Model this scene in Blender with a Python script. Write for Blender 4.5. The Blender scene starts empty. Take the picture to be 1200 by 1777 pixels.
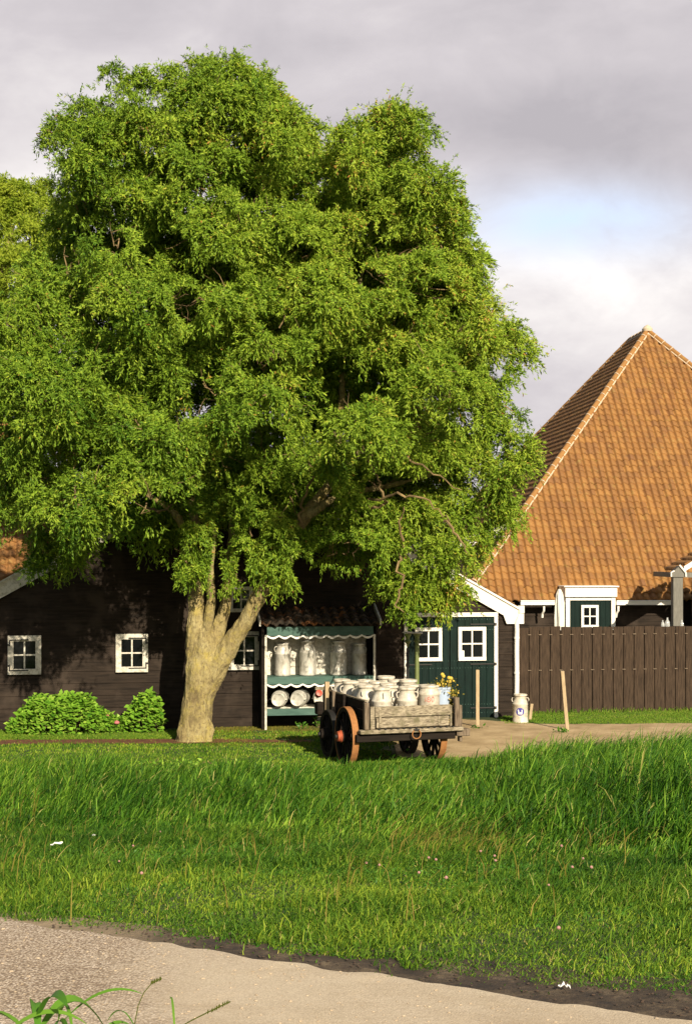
import bpy, bmesh, math, random
import numpy as np
from mathutils import Vector, Matrix, noise as mnoise
R = math.radians
random.seed(7); rng = np.random.default_rng(7)
SC = bpy.context.scene; COL = SC.collection
F = 2468.0; HZ = 970.0; CZ = 3.5            # focal length in photo pixels, horizon row, eye height
# ------------------------------------------------------------------ camera
cam = bpy.data.cameras.new('camera'); co = bpy.data.objects.new('camera', cam); COL.objects.link(co)
co.location = (0, 0, CZ); co.rotation_euler = (R(90), 0, 0)
cam.sensor_fit = 'VERTICAL'; cam.sensor_height = 36; cam.sensor_width = 24.3; cam.lens = 36 * F / 1777
cam.shift_y = (HZ - 888.5) / 1777; cam.clip_end = 3000; cam.clip_start = .05
SC.camera = co
SC.view_settings.view_transform = 'Standard'; SC.view_settings.look = 'None'
SC.view_settings.exposure = 0.52; SC.view_settings.gamma = 1
# ------------------------------------------------------------------ sun and sky
SUN_AZ, SUN_EL = R(21), R(27)               # azimuth to the right of straight behind the camera
sd = Vector((math.sin(SUN_AZ) * math.cos(SUN_EL), -math.cos(SUN_AZ) * math.cos(SUN_EL), math.sin(SUN_EL)))
sl = bpy.data.lights.new('sun', 'SUN'); sl.energy = 5.0; sl.angle = R(.5); sl.color = (1, .87, .66)
so = bpy.data.objects.new('sun', sl); COL.objects.link(so); so.location = sd * 60
so.rotation_euler = sd.to_track_quat('Z', 'Y').to_euler()
W = bpy.data.worlds.new('World'); SC.world = W; W.use_nodes = True
nt = W.node_tree; nt.nodes.clear()
def wn(t, **k):
    n = nt.nodes.new(t)
    for a, b in k.items(): setattr(n, a, b)
    return n
def wmath(op, a, b=None, clamp=False):
    n = wn('ShaderNodeMath', operation=op, use_clamp=clamp)
    for i, v in enumerate((a, b)):
        if v is None: continue
        if isinstance(v, (int, float)): n.inputs[i].default_value = v
        else: nt.links.new(v, n.inputs[i])
    return n.outputs[0]
sky = wn('ShaderNodeTexSky', sky_type='NISHITA', sun_disc=False, sun_elevation=SUN_EL, sun_rotation=math.pi - SUN_AZ, air_density=1.2, dust_density=1.5)
bg1 = wn('ShaderNodeBackground'); bg1.inputs[1].default_value = .05; nt.links.new(sky.outputs[0], bg1.inputs[0])
tc = wn('ShaderNodeTexCoord'); mp = wn('ShaderNodeMapping'); nt.links.new(tc.outputs['Generated'], mp.inputs[0])
mp.inputs['Scale'].default_value = (1, 1, 1.9); mp.inputs['Rotation'].default_value = (0, R(-9), 0)
def wnoise(scale, det, rough, loc=0):
    n = wn('ShaderNodeTexNoise'); n.inputs['Scale'].default_value = scale; n.inputs['Detail'].default_value = det
    n.inputs['Roughness'].default_value = rough; n.inputs['Distortion'].default_value = .35
    m = wn('ShaderNodeMapping'); m.inputs['Location'].default_value = (loc, loc * .7, loc * .3)
    nt.links.new(mp.outputs[0], m.inputs[0]); nt.links.new(m.outputs[0], n.inputs['Vector']); return n.outputs['Fac']
def wgauss(px, py, sx, sy):                 # soft mask round the direction that (px, py) looks along
    sep = wn('ShaderNodeSeparateXYZ'); nt.links.new(tc.outputs['Generated'], sep.inputs[0])
    yy = wmath('MAXIMUM', sep.outputs[1], .02)
    a = wmath('DIVIDE', wmath('SUBTRACT', wmath('DIVIDE', sep.outputs[0], yy), (px - 600) / F), sx / F)
    b = wmath('DIVIDE', wmath('SUBTRACT', wmath('DIVIDE', sep.outputs[2], yy), (HZ - py) / F), sy / F)
    return wmath('POWER', 2.718, wmath('MULTIPLY', wmath('ADD', wmath('MULTIPLY', a, a), wmath('MULTIPLY', b, b)), -1.0))
big = wnoise(3.2, 6, .55, 1.3); fine = wnoise(9, 7, .6, 4.1)
bright = wmath('ADD', wmath('MULTIPLY', wmath('SUBTRACT', big, .5), 1.1), wmath('MULTIPLY', wmath('SUBTRACT', fine, .5), .7))
bright = wmath('ADD', bright, wmath('MULTIPLY', wmath('MULTIPLY', wgauss(1000, 480, 300, 130), wmath('ADD', .25, fine)), .72))
bright = wmath('ADD', bright, wmath('MULTIPLY', wgauss(160, 380, 300, 140), .5))
bright = wmath('SUBTRACT', bright, wmath('MULTIPLY', wgauss(960, 240, 330, 90), .30))
bright = wmath('ADD', bright, .30, True)
cr = wn('ShaderNodeValToRGB'); nt.links.new(bright, cr.inputs[0])
e = cr.color_ramp.elements; e[0].position = 0; e[0].color = (.41, .385, .41, 1); e[1].position = 1; e[1].color = (.90, .86, .83, 1)
m = cr.color_ramp.elements.new(.35); m.color = (.545, .51, .53, 1)
gap = wmath('MULTIPLY', wgauss(1000, 385, 210, 62), wmath('ADD', wmath('MULTIPLY', fine, 2.0), -.35), True)
mx = wn('ShaderNodeMix', data_type='RGBA'); nt.links.new(gap, mx.inputs[0]); nt.links.new(cr.outputs[0], mx.inputs[6]); mx.inputs[7].default_value = (.58, .71, .93, 1)
bg2 = wn('ShaderNodeBackground'); nt.links.new(mx.outputs[2], bg2.inputs[0]); bg2.inputs[1].default_value = .89
sepw = wn('ShaderNodeSeparateXYZ'); nt.links.new(tc.outputs['Generated'], sepw.inputs[0])
front = wmath('MULTIPLY', wmath('ADD', sepw.outputs[1], .1), 2.2, True)
ms = wn('ShaderNodeMixShader'); nt.links.new(front, ms.inputs[0]); nt.links.new(bg1.outputs[0], ms.inputs[1]); nt.links.new(bg2.outputs[0], ms.inputs[2])
wo = wn('ShaderNodeOutputWorld'); nt.links.new(ms.outputs[0], wo.inputs[0])

# ------------------------------------------------------------------ helpers: materials
class NT:
    def __init__(s, name):
        s.m = bpy.data.materials.new(name); s.m.use_nodes = True; s.t = s.m.node_tree
        s.b = s.t.nodes['Principled BSDF']; s.out = s.t.nodes['Material Output']
    def n(s, t, **k):
        q = s.t.nodes.new(t)
        for a, b in k.items(): setattr(q, a, b)
        return q
    def l(s, a, b): s.t.links.new(a, b)
    def noise(s, scale, det=4, rough=.55, stretch=(1, 1, 1), coord='Object', dist=0):
        tc = s.n('ShaderNodeTexCoord'); mp = s.n('ShaderNodeMapping'); mp.inputs['Scale'].default_value = stretch
        s.l(tc.outputs[coord], mp.inputs[0]); q = s.n('ShaderNodeTexNoise'); s.l(mp.outputs[0], q.inputs['Vector'])
        q.inputs['Scale'].default_value = scale; q.inputs['Detail'].default_value = det
        q.inputs['Roughness'].default_value = rough; q.inputs['Distortion'].default_value = dist
        return q.outputs['Fac']
    def ramp(s, fac, stops):
        q = s.n('ShaderNodeValToRGB'); s.l(fac, q.inputs[0]); e = q.color_ramp.elements
        e[0].position, e[0].color = stops[0][0], (*stops[0][1], 1); e[1].position, e[1].color = stops[-1][0], (*stops[-1][1], 1)
        for p, c in stops[1:-1]: e.new(p).color = (*c, 1)
        return q.outputs[0]
    def mix(s, fac, a, b, mode='MIX'):
        q = s.n('ShaderNodeMix', data_type='RGBA', blend_type=mode)
        for i, v in ((0, fac), (6, a), (7, b)):
            if isinstance(v, (int, float)): q.inputs[i].default_value = v
            elif isinstance(v, tuple): q.inputs[i].default_value = (*v, 1)
            else: s.l(v, q.inputs[i])
        return q.outputs[2]
    def math(s, op, a, b=0.0, clamp=False):
        q = s.n('ShaderNodeMath', operation=op, use_clamp=clamp)
        for i, v in enumerate((a, b)):
            if isinstance(v, (int, float)): q.inputs[i].default_value = v
            else: s.l(v, q.inputs[i])
        return q.outputs[0]
    def attr(s, name): return s.n('ShaderNodeAttribute', attribute_name=name).outputs['Fac']
    def col(s, v): s.l(v, s.b.inputs['Base Color']); return s
    def rough(s, v): s.b.inputs['Roughness'].default_value = v; return s
    def bump(s, h, strength=.4, dist=.01):
        q = s.n('ShaderNodeBump'); q.inputs['Strength'].default_value = strength; q.inputs['Distance'].default_value = dist
        s.l(h, q.inputs['Height']); s.l(q.outputs[0], s.b.inputs['Normal']); return s
M = {}
def wood(name, c1, c2, scale=6, stretch=(.25, 1, 3), rough=.8, bump=.35, c3=None, spec=.15):
    q = NT(name); q.b.inputs['Specular IOR Level'].default_value = spec; f = q.noise(scale, 6, .65, stretch); g = q.noise(scale * .35, 3)
    c = q.ramp(f, [(.3, c1), (.7, c2)])
    if c3: c = q.mix(q.math('MULTIPLY', q.math('SUBTRACT', g, .5), 6, True), c, c3)
    q.col(c).rough(rough).bump(q.noise(scale * 4, 4, .6, stretch), bump, .006); M[name] = q.m; return q
wood('tarred_board', (.010, .0075, .006), (.038, .027, .020), 5, (.3, 1, 4), .8, .5, (.046, .034, .026))
wood('fence_board', (.022, .015, .011), (.080, .054, .036), 9, (4, 4, .35), .85, .6)
wood('green_door', (.002, .009, .008), (.005, .019, .016), 7, (4, 4, .4), .55, .35, None, .12)
wood('rack_green', (.045, .095, .08), (.085, .155, .13), 8, (.5, 1, 2), .6, .3)
wood('old_plank', (.06, .042, .028), (.50, .43, .31), 20, (.6, 2, 2.6), .9, .9, (.16, .14, .085))
wood('old_post', (.07, .05, .035), (.27, .21, .15), 9, (5, 5, .5), .9, .9)
wood('dark_wood', (.008, .006, .005), (.022, .016, .012), 6, (.5, 1, 3), .8, .5)
wood('stake_wood', (.30, .22, .13), (.52, .41, .26), 12, (5, 5, .5), .85, .4)
wood('post_grey', (.13, .125, .11), (.22, .21, .185), 12, (5, 5, .5), .7, .3)
def paint(name, c, dirt, rough=.5, sc=9, lo=.55, hi=.8):
    q = NT(name); f = q.noise(sc, 6, .7); q.col(q.ramp(f, [(lo, c), (hi, dirt)])).rough(rough).bump(q.noise(30, 3), .15, .003); M[name] = q.m; return q
paint('white_paint', (.82, .80, .75), (.60, .55, .46))
paint('old_white', (.66, .63, .55), (.30, .27, .20), .7, 14, .45, .7)
paint('white_mortar', (.56, .46, .34), (.34, .25, .16), .9)
paint('black_iron', (.012, .012, .012), (.03, .02, .015), .6)
paint('rust', (.36, .16, .05), (.22, .085, .03), .85, 14, .4, .75)
paint('rust_red', (.42, .085, .03), (.16, .05, .025), .7, 20, .45, .7)
paint('pump_green', (.135, .17, .055), (.075, .10, .04), .6, 22)
paint('red_plastic', (.42, .05, .02), (.25, .05, .03), .4)
paint('canvas', (.78, .75, .66), (.55, .52, .44), .9)
paint('blue_paint', (.045, .04, .30), (.09, .08, .38), .5)
paint('tub_blue', (.38, .47, .62), (.62, .64, .64), .5)
paint('red_paint', (.50, .13, .09), (.62, .42, .36), .7, 40, .45, .6)
q = NT('shaded_tile'); q.col(q.ramp(q.noise(3.5, 6, .7), [(.42, (.022, .016, .010)), (.56, (.05, .028, .014)), (.66, (.26, .10, .03))])).rough(.9); M['shaded_tile'] = q.m  # rack roof tiles: shade painted into the colour, orange patches stand for sunlight
paint('soil_clump', (.07, .045, .03), (.03, .02, .014), .95)
paint('grit', (.52, .42, .30), (.25, .19, .13), .9, 60, .4, .7)
paint('paper', (.85, .84, .82), (.7, .69, .66), .8)
paint('yellow_petal', (.60, .42, .06), (.45, .26, .03), .8)
paint('pink_petal', (.55, .16, .17), (.42, .11, .13), .7)
paint('clover_pink', (.42, .22, .20), (.30, .13, .12), .8)
q = NT('milk_can'); f = q.noise(7, 6, .65, (1, 1, .6)); q.col(q.ramp(f, [(.36, (.30, .28, .235)), (.5, (.56, .54, .48)), (.66, (.68, .66, .60))]))
q.b.inputs['Metallic'].default_value = .25; q.rough(.5).bump(q.noise(16, 3), .25, .01); M['milk_can'] = q.m
q = NT('cream_can'); f = q.noise(8, 6, .7); q.col(q.ramp(f, [(.36, (.36, .32, .25)), (.5, (.56, .51, .42)), (.64, (.66, .62, .54))]))
q.rough(.45).bump(q.noise(14, 3), .2, .01); M['cream_can'] = q.m
q = NT('window_glass'); q.b.inputs['Base Color'].default_value = (.006, .007, .008, 1); q.rough(.06).bump(q.noise(3, 2), .05, .01); M['window_glass'] = q.m
q = NT('clear_glass'); q.b.inputs['Base Color'].default_value = (.85, .88, .88, 1); q.b.inputs['Transmission Weight'].default_value = .6; q.rough(.1); M['clear_glass'] = q.m
# roof tiles: one shade per tile from the tile's own row and column
q = NT('clay_tile'); uv = q.n('ShaderNodeUVMap', uv_map='tile'); fl = q.n('ShaderNodeVectorMath', operation='FLOOR'); q.l(uv.outputs[0], fl.inputs[0])
w = q.n('ShaderNodeTexWhiteNoise', noise_dimensions='2D'); q.l(fl.outputs[0], w.inputs['Vector'])
c = q.ramp(w.outputs['Value'], [(0, (.20, .085, .026)), (.5, (.27, .122, .030)), (.9, (.35, .168, .043)), (1, (.18, .075, .03))])
c = q.mix(q.math('MULTIPLY', q.noise(1.6, 7, .7), .7), c, (.24, .125, .042))
c = q.mix(q.math('MULTIPLY', q.math('SUBTRACT', q.noise(5, 6, .75), .56), 4, True), c, (.33, .25, .07)); c = q.mix(q.math('MULTIPLY', q.math('SUBTRACT', q.noise(3.3, 6, .8), .57), 5, True), c, (.13, .075, .035))
c = q.mix(q.math('MULTIPLY', q.math('SUBTRACT', q.noise(22, 4, .7), .58), 3, True), c, (.14, .06, .025))
q.col(c).rough(.82).bump(q.noise(50, 3), .3, .004); M['clay_tile'] = q.m
# bark
q = NT('bark'); c = q.ramp(q.noise(2.6, 7, .7, (1, 1, .6)), [(.32, (.17, .125, .055)), (.5, (.37, .30, .13)), (.7, (.48, .42, .22))])
c = q.mix(q.math('MULTIPLY', q.math('SUBTRACT', q.noise(3.4, 7, .75), .50), 5, True), c, (.46, .37, .08))
c = q.mix(q.math('MULTIPLY', q.math('SUBTRACT', q.noise(24, 7, .85, (1, 1, .6)), .50), 7, True), c, (.13, .095, .05))
rdg = q.noise(8, 8, .75, (1, 1, .28), 'Object', 1.4); c = q.mix(q.math('MULTIPLY', q.math('SUBTRACT', .46, rdg), 7, True), c, (.10, .07, .04))
q.col(c).rough(.95); q.bump(q.math('ADD', rdg, q.math('MULTIPLY', q.noise(34, 6, .75, (1, 1, .5)), .5)), 1.0, .05); M['bark'] = q.m
q = NT('twig'); q.col(q.ramp(q.noise(5, 4), [(.35, (.10, .065, .03)), (.65, (.27, .19, .085))])).rough(.9); M['twig'] = q.m
def leafmat(name, stops, trans=.25, rough=.5, patch=None, spec=.12):
    q = NT(name); c = q.ramp(q.attr('tint'), stops)
    if patch: c = q.mix(q.math('MULTIPLY', q.math('SUBTRACT', q.noise(patch[0], 3), .42), 3.5, True), c, patch[1], 'MULTIPLY')
    q.col(c).rough(rough); q.b.inputs['Specular IOR Level'].default_value = spec
    tr = q.n('ShaderNodeBsdfTranslucent'); q.l(q.mix(1.0, c, (1.1, 1.25, .6), 'MULTIPLY'), tr.inputs[0])
    mxs = q.n('ShaderNodeMixShader'); mxs.inputs[0].default_value = trans
    q.l(q.b.outputs[0], mxs.inputs[1]); q.l(tr.outputs[0], mxs.inputs[2]); q.l(mxs.outputs[0], q.out.inputs[0]); M[name] = q.m
leafmat('willow_leaf', [(0, (.055, .135, .012)), (.5, (.195, .305, .026)), (.88, (.38, .47, .05)), (1, (.38, .20, .05))], .12)
leafmat('pale_willow_leaf', [(0, (.15, .24, .02)), (.5, (.30, .38, .035)), (1, (.42, .46, .06))], .3)
leafmat('tall_blade', [(0, (.010, .050, .004)), (.4, (.054, .146, .012)), (.68, (.14, .27, .022)), (.94, (.30, .44, .05)), (1, (.42, .38, .11))], .2, .5, (.8, (.6, .74, .7)))
leafmat('lawn_blade', [(0, (.016, .058, .004)), (.42, (.070, .155, .012)), (.7, (.16, .26, .022)), (.94, (.30, .38, .035)), (1, (.38, .33, .10))], .2, .6, (.9, (.55, .72, .7)))
leafmat('bright_blade', [(0, (.06, .13, .01)), (.6, (.13, .23, .02)), (1, (.25, .27, .05))], .2, .6)
leafmat('moss_blade', [(0, (.07, .085, .012)), (.6, (.17, .16, .025)), (1, (.26, .20, .05))], .15, .7)
leafmat('broad_leaf', [(0, (.06, .17, .015)), (.5, (.17, .34, .03)), (1, (.34, .50, .07))], .15, .4)
leafmat('weed_leaf', [(0, (.03, .10, .01)), (.6, (.07, .19, .02)), (1, (.13, .26, .03))], .2, .4)
# ground
q = NT('meadow_soil'); f = q.noise(.7, 6, .6); c = q.ramp(f, [(.35, (.020, .040, .006)), (.65, (.045, .075, .012))]); c = q.mix(q.math('MULTIPLY', q.noise(20, 4), .4), c, (.05, .04, .02))
q.col(c).rough(.95).bump(q.noise(15, 5), .6, .05); M['meadow_soil'] = q.m
q = NT('dark_dirt'); f = q.noise(7, 7, .75); c = q.ramp(f, [(.35, (.022, .015, .010)), (.52, (.065, .044, .026)), (.72, (.20, .15, .09))])
td = q.n('ShaderNodeTexCoord'); xd = q.n('ShaderNodeSeparateXYZ'); q.l(td.outputs['Object'], xd.inputs[0])
c = q.mix(q.math('MULTIPLY', q.math('SUBTRACT', q.math('ADD', q.math('MULTIPLY', xd.outputs[0], -1.0), q.noise(3, 5)), .95), 1.2, True), c, (.33, .25, .155)); q.col(c).rough(.95).bump(q.noise(25, 6, .7), .9, .03); M['dark_dirt'] = q.m
q = NT('red_soil'); f = q.noise(6, 7, .7); c = q.ramp(f, [(.35, (.085, .030, .010)), (.7, (.22, .085, .035))]); q.col(c).rough(.95).bump(q.noise(25, 6, .7), .8, .03); M['red_soil'] = q.m
q = NT('sand'); f = q.noise(1.6, 8, .65); c = q.ramp(f, [(.32, (.27, .185, .085)), (.55, (.44, .32, .17)), (.75, (.56, .43, .25))])
c = q.mix(q.math('MULTIPLY', q.math('SUBTRACT', q.noise(35, 5, .8), .5), 2.5, True), c, (.26, .19, .11)); q.col(c).rough(.95).bump(q.noise(30, 6, .7), .7, .02); M['sand'] = q.m
q = NT('road_gravel'); tcg = q.n('ShaderNodeTexCoord')
v = q.n('ShaderNodeTexVoronoi'); q.l(tcg.outputs['Object'], v.inputs['Vector']); v.inputs['Scale'].default_value = 105
v2 = q.n('ShaderNodeTexVoronoi'); q.l(tcg.outputs['Object'], v2.inputs['Vector']); v2.inputs['Scale'].default_value = 210
rb = q.n('ShaderNodeSeparateColor'); q.l(v.outputs['Color'], rb.inputs[0])
c = q.ramp(rb.outputs[0], [(0, (.30, .225, .15)), (.3, (.47, .38, .28)), (.7, (.55, .45, .34)), (1, (.72, .62, .50))])
rb2 = q.n('ShaderNodeSeparateColor'); q.l(v2.outputs['Color'], rb2.inputs[0]); c2 = q.ramp(rb2.outputs[1], [(0, (.42, .345, .245)), (1, (.58, .49, .36))])
patchy = q.math('MULTIPLY', q.math('SUBTRACT', q.noise(.9, 5, .6), .50), 5, True)
sp = q.n('ShaderNodeSeparateXYZ'); q.l(tcg.outputs['Object'], sp.inputs[0])
coarse = q.math('MULTIPLY', q.math('SUBTRACT', q.math('ADD', q.math('MULTIPLY', sp.outputs[0], -1.0), q.math('MULTIPLY', q.noise(2.2, 4), 1.4)), 1.15), 1.6, True)
c = q.mix(q.math('MAXIMUM', coarse, q.math('MULTIPLY', patchy, .35)), c2, c)
c = q.mix(q.math('MULTIPLY', q.math('SUBTRACT', q.noise(1.3, 7, .7, (1, 2.2, 1)), .45), 3, True), c, (.74, .69, .62), 'MULTIPLY'); c = q.mix(q.math('MULTIPLY', q.math('SUBTRACT', q.noise(4.5, 6, .75), .54), 4, True), c, (1.15, 1.12, 1.05), 'MULTIPLY')
c = q.mix(q.math('MULTIPLY', coarse, q.math('MULTIPLY', q.math('SUBTRACT', v.outputs['Distance'], .42), 4, True)), c, (.22, .16, .105))
q.col(c).rough(.9).bump(q.math('ADD', q.math('MULTIPLY', v.outputs['Distance'], q.math('MULTIPLY', coarse, -1.5)), q.noise(160, 3)), .6, .006); M['road_gravel'] = q.m

# ------------------------------------------------------------------ helpers: objects
def tag(o, label=None, cat=None, group=None, kind=None):
    for k, v in (('label', label), ('category', cat), ('group', group), ('kind', kind)):
        if v: o[k] = v
    return o
def empty(name, loc, rz=0, rx=0, ry=0):
    o = bpy.data.objects.new(name, None); COL.objects.link(o); o.location = loc; o.rotation_euler = (rx, ry, rz); o.empty_display_size = .2; return o
def copy_tree(o, parent=None):
    c = o.copy(); COL.objects.link(c)
    if parent: c.parent = parent
    for ch in list(o.children): copy_tree(ch, c)
    return c
class MB:
    def __init__(s): s.v = []; s.f = []
    def add(s, vs, fs, mat=None):
        n = len(s.v); s.v += [tuple(mat @ Vector(p)) if mat else tuple(p) for p in vs]; s.f += [tuple(i + n for i in f) for f in fs]; return s
    def box(s, x0, x1, y0, y1, z0, z1, mat=None, b=0):
        if x0 > x1: x0, x1 = x1, x0
        if y0 > y1: y0, y1 = y1, y0
        if z0 > z1: z0, z1 = z1, z0
        return s.add([(x0, y0, z0), (x1, y0, z0), (x1, y1, z0), (x0, y1, z0), (x0, y0, z1), (x1, y0, z1), (x1, y1, z1), (x0, y1, z1)],
                     [(0, 3, 2, 1), (4, 5, 6, 7), (0, 1, 5, 4), (1, 2, 6, 5), (2, 3, 7, 6), (3, 0, 4, 7)], mat)
    def prism(s, pts, y0, y1, mat=None):        # pts (x,z) outline, extruded along y
        n = len(pts)
        return s.add([(x, y0, z) for x, z in pts] + [(x, y1, z) for x, z in pts],
                     [tuple(range(n)), tuple(range(2 * n - 1, n - 1, -1))] + [((i + 1) % n, i, i + n, (i + 1) % n + n) for i in range(n)], mat)
    def tube(s, pts, rad, n=8, cap=True, mat=None):
        pts = [Vector(p) for p in pts]; rad = rad if isinstance(rad, (list, tuple)) else [rad] * len(pts)
        vs = []; fs = []; a = None
        for i, p in enumerate(pts):
            d = (pts[min(i + 1, len(pts) - 1)] - pts[max(i - 1, 0)]).normalized()
            if a is None: a = d.orthogonal().normalized()
            a = (a - d * a.dot(d)).normalized(); b = d.cross(a)
            for k in range(n):
                t = 2 * math.pi * k / n; vs.append(p + (a * math.cos(t) + b * math.sin(t)) * rad[i])
            if i:
                for k in range(n): fs.append(((i - 1) * n + k, (i - 1) * n + (k + 1) % n, i * n + (k + 1) % n, i * n + k))
        if cap: fs += [tuple(range(n - 1, -1, -1)), tuple((len(pts) - 1) * n + k for k in range(n))]
        return s.add(vs, fs, mat)
    def lathe(s, prof, n=20, mat=None, cap=True):
        vs = [(r * math.cos(2 * math.pi * k / n), r * math.sin(2 * math.pi * k / n), z) for r, z in prof for k in range(n)]
        fs = [(i * n + k, i * n + (k + 1) % n, (i + 1) * n + (k + 1) % n, (i + 1) * n + k) for i in range(len(prof) - 1) for k in range(n)]
        if cap: fs += [tuple(range(n - 1, -1, -1)), tuple((len(prof) - 1) * n + k for k in range(n))]
        return s.add(vs, fs, mat)
    def build(s, name, mat, parent=None, smooth=False, bevel=0):
        me = bpy.data.meshes.new(name); me.from_pydata(s.v, [], s.f); me.update()
        if smooth:
            me.polygons.foreach_set('use_smooth', [True] * len(me.polygons))
            try: me.set_sharp_from_angle(angle=R(40))
            except Exception: pass
        me.materials.append(M[mat] if isinstance(mat, str) else mat)
        o = bpy.data.objects.new(name, me); COL.objects.link(o)
        if parent: o.parent = parent
        if bevel:
            b = o.modifiers.new('bevel', 'BEVEL'); b.width = bevel; b.segments = 1; b.limit_method = 'ANGLE'
        return o
def np_mesh(name, V, Fa, mat, tint=None, parent=None, uv=None):     # V (n,3), Fa list of (m,k) index arrays
    me = bpy.data.meshes.new(name); nv = len(V); me.vertices.add(nv); me.vertices.foreach_set('co', V.astype(np.float32).ravel())
    loops = np.concatenate([a.ravel() for a in Fa]); tot = np.concatenate([np.full(len(a), a.shape[1]) for a in Fa])
    me.loops.add(len(loops)); me.loops.foreach_set('vertex_index', loops.astype(np.int32))
    me.polygons.add(len(tot)); st = np.concatenate([[0], np.cumsum(tot)[:-1]]); me.polygons.foreach_set('loop_start', st.astype(np.int32))
    me.update(calc_edges=True)
    if tint is not None:
        a = me.attributes.new('tint', 'FLOAT', 'POINT'); a.data.foreach_set('value', tint.astype(np.float32))
    if uv is not None:
        l = me.uv_layers.new(name='tile'); l.data.foreach_set('uv', uv[loops].astype(np.float32).ravel())
    me.materials.append(M[mat]); o = bpy.data.objects.new(name, me); COL.objects.link(o)
    if parent: o.parent = parent
    return o
# ------------------------------------------------------------------ terrain
def sp_(t, w=.5): return w * np.logaddexp(0, t / w)
def sm(t): t = np.clip(t, 0, 1); return t * t * (3 - 2 * t)
def gz(X, Y):
    X = np.asarray(X, float); Y = np.asarray(Y, float)
    z = 1.9 - .11585 * (sp_(Y - 7.2) - sp_(Y - 23.6))
    z = z + .11 * sm((X + .5) / 3.5) * sm((Y - 24.5) / 4) + .03 * np.sin(X * 1.1 + Y * .4) * sm((Y - 8) / 3) * (1 - sm((Y - 22) / 5))
    return z
def G(x, y): return float(gz(x, y))
def at(px, py, Y): return ((px - 600) / F * Y, Y, CZ - (py - HZ) / F * Y)
def on_ground(px, py):
    lo, hi = 2.0, 80.0
    k = (py - HZ) / F; kx = (px - 600) / F
    for _ in range(60):
        m_ = (lo + hi) / 2
        if CZ - k * m_ > G(kx * m_, m_): lo = m_
        else: hi = m_
    return (kx * lo, lo, G(kx * lo, lo))
xs = np.concatenate([[-900, -300, -120, -60, -35], np.arange(-22, 22.1, .4), [35, 60, 120, 300, 900]])
ys = np.concatenate([[-900, -200, -60, -20, -5], np.arange(0, 45.1, .4), [60, 100, 250, 600, 1500]])
XX, YY = np.meshgrid(xs, ys); V = np.stack([XX, YY, gz(XX, YY)], -1).reshape(-1, 3)
nx = len(xs); I = (np.arange(len(ys) - 1)[:, None] * nx + np.arange(nx - 1)[None]).ravel()
o = np_mesh('ground', V, [np.stack([I, I + 1, I + nx + 1, I + nx], 1)], 'meadow_soil'); tag(o, kind='structure')
o.data.polygons.foreach_set('use_smooth', [True] * len(o.data.polygons))
def wob(t, s, a): return a * mnoise.noise(Vector((t * s, 3.3, a * 50)))
def sheet(name, A, B, mat, off, n=120, m=14, wa=.1):            # ribbon between polylines A and B (lists of (x,y)) laid on the ground
    def samp(P, t):
        P = np.array(P, float); seg = np.concatenate([[0], np.cumsum(np.hypot(*np.diff(P, axis=0).T))]); return np.array([np.interp(t * seg[-1], seg, P[:, i]) for i in (0, 1)]).T
    t = np.linspace(0, 1, n); a = samp(A, t); b = samp(B, t)
    for i in range(n):
        a[i, 1] += wob(i * .12 + off * 900, 1.7, wa) + wob(i, .45, wa * .5); b[i, 1] += wob(i * .12 + 50 + off * 900, 1.7, wa) + wob(i + 90, .45, wa * .5)
    s = np.linspace(0, 1, m)[None, :, None]; P = a[:, None] * (1 - s) + b[:, None] * s
    Z = gz(P[..., 0], P[..., 1]) + off; V = np.concatenate([P, Z[..., None]], -1).reshape(-1, 3)
    I = (np.arange(n - 1)[:, None] * m + np.arange(m - 1)[None]).ravel()
    o = np_mesh(name, V, [np.stack([I, I + 1, I + m + 1, I + m], 1)], mat); o.data.polygons.foreach_set('use_smooth', [True] * len(o.data.polygons)); return tag(o, kind='structure')
def road_far(x): return 5.49 - .52 * x                    # far edge of the paved path
sheet('dirt_verge', [(-14, 13.4), (-1.6, 6.35), (-.6, 5.6), (8, 1.1)], [(-14, 13.4), (-1.56, 6.5), (-.75, 6.2), (0, 5.86), (1.27, 5.38), (3, 4.5), (8, 2.6)], 'dark_dirt', .006, 400, 10, .07)
sheet('road', [(-14, 9.6), (8, -1.9)], [(-14, 12.75), (8, 1.33)], 'road_gravel', .016, 700, 24, .05)
sheet('sand_yard', [(0.9, 24.9), (2.6, 24.6), (4.5, 24.4), (12, 24.6)], [(.9, 29.2), (2.2, 30.2), (3.0, 29.8), (4.1, 29.1), (12, 29.6)], 'sand', .010, 160, 16, .12)
sheet('soil_strip', [(-12, 26.45), (-3.4, 26.9), (-.6, 27.1)], [(-12, 27.2), (-3.6, 27.6), (-1.5, 27.45), (-.6, 27.3)], 'red_soil', .012, 160, 6, .05)

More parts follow.
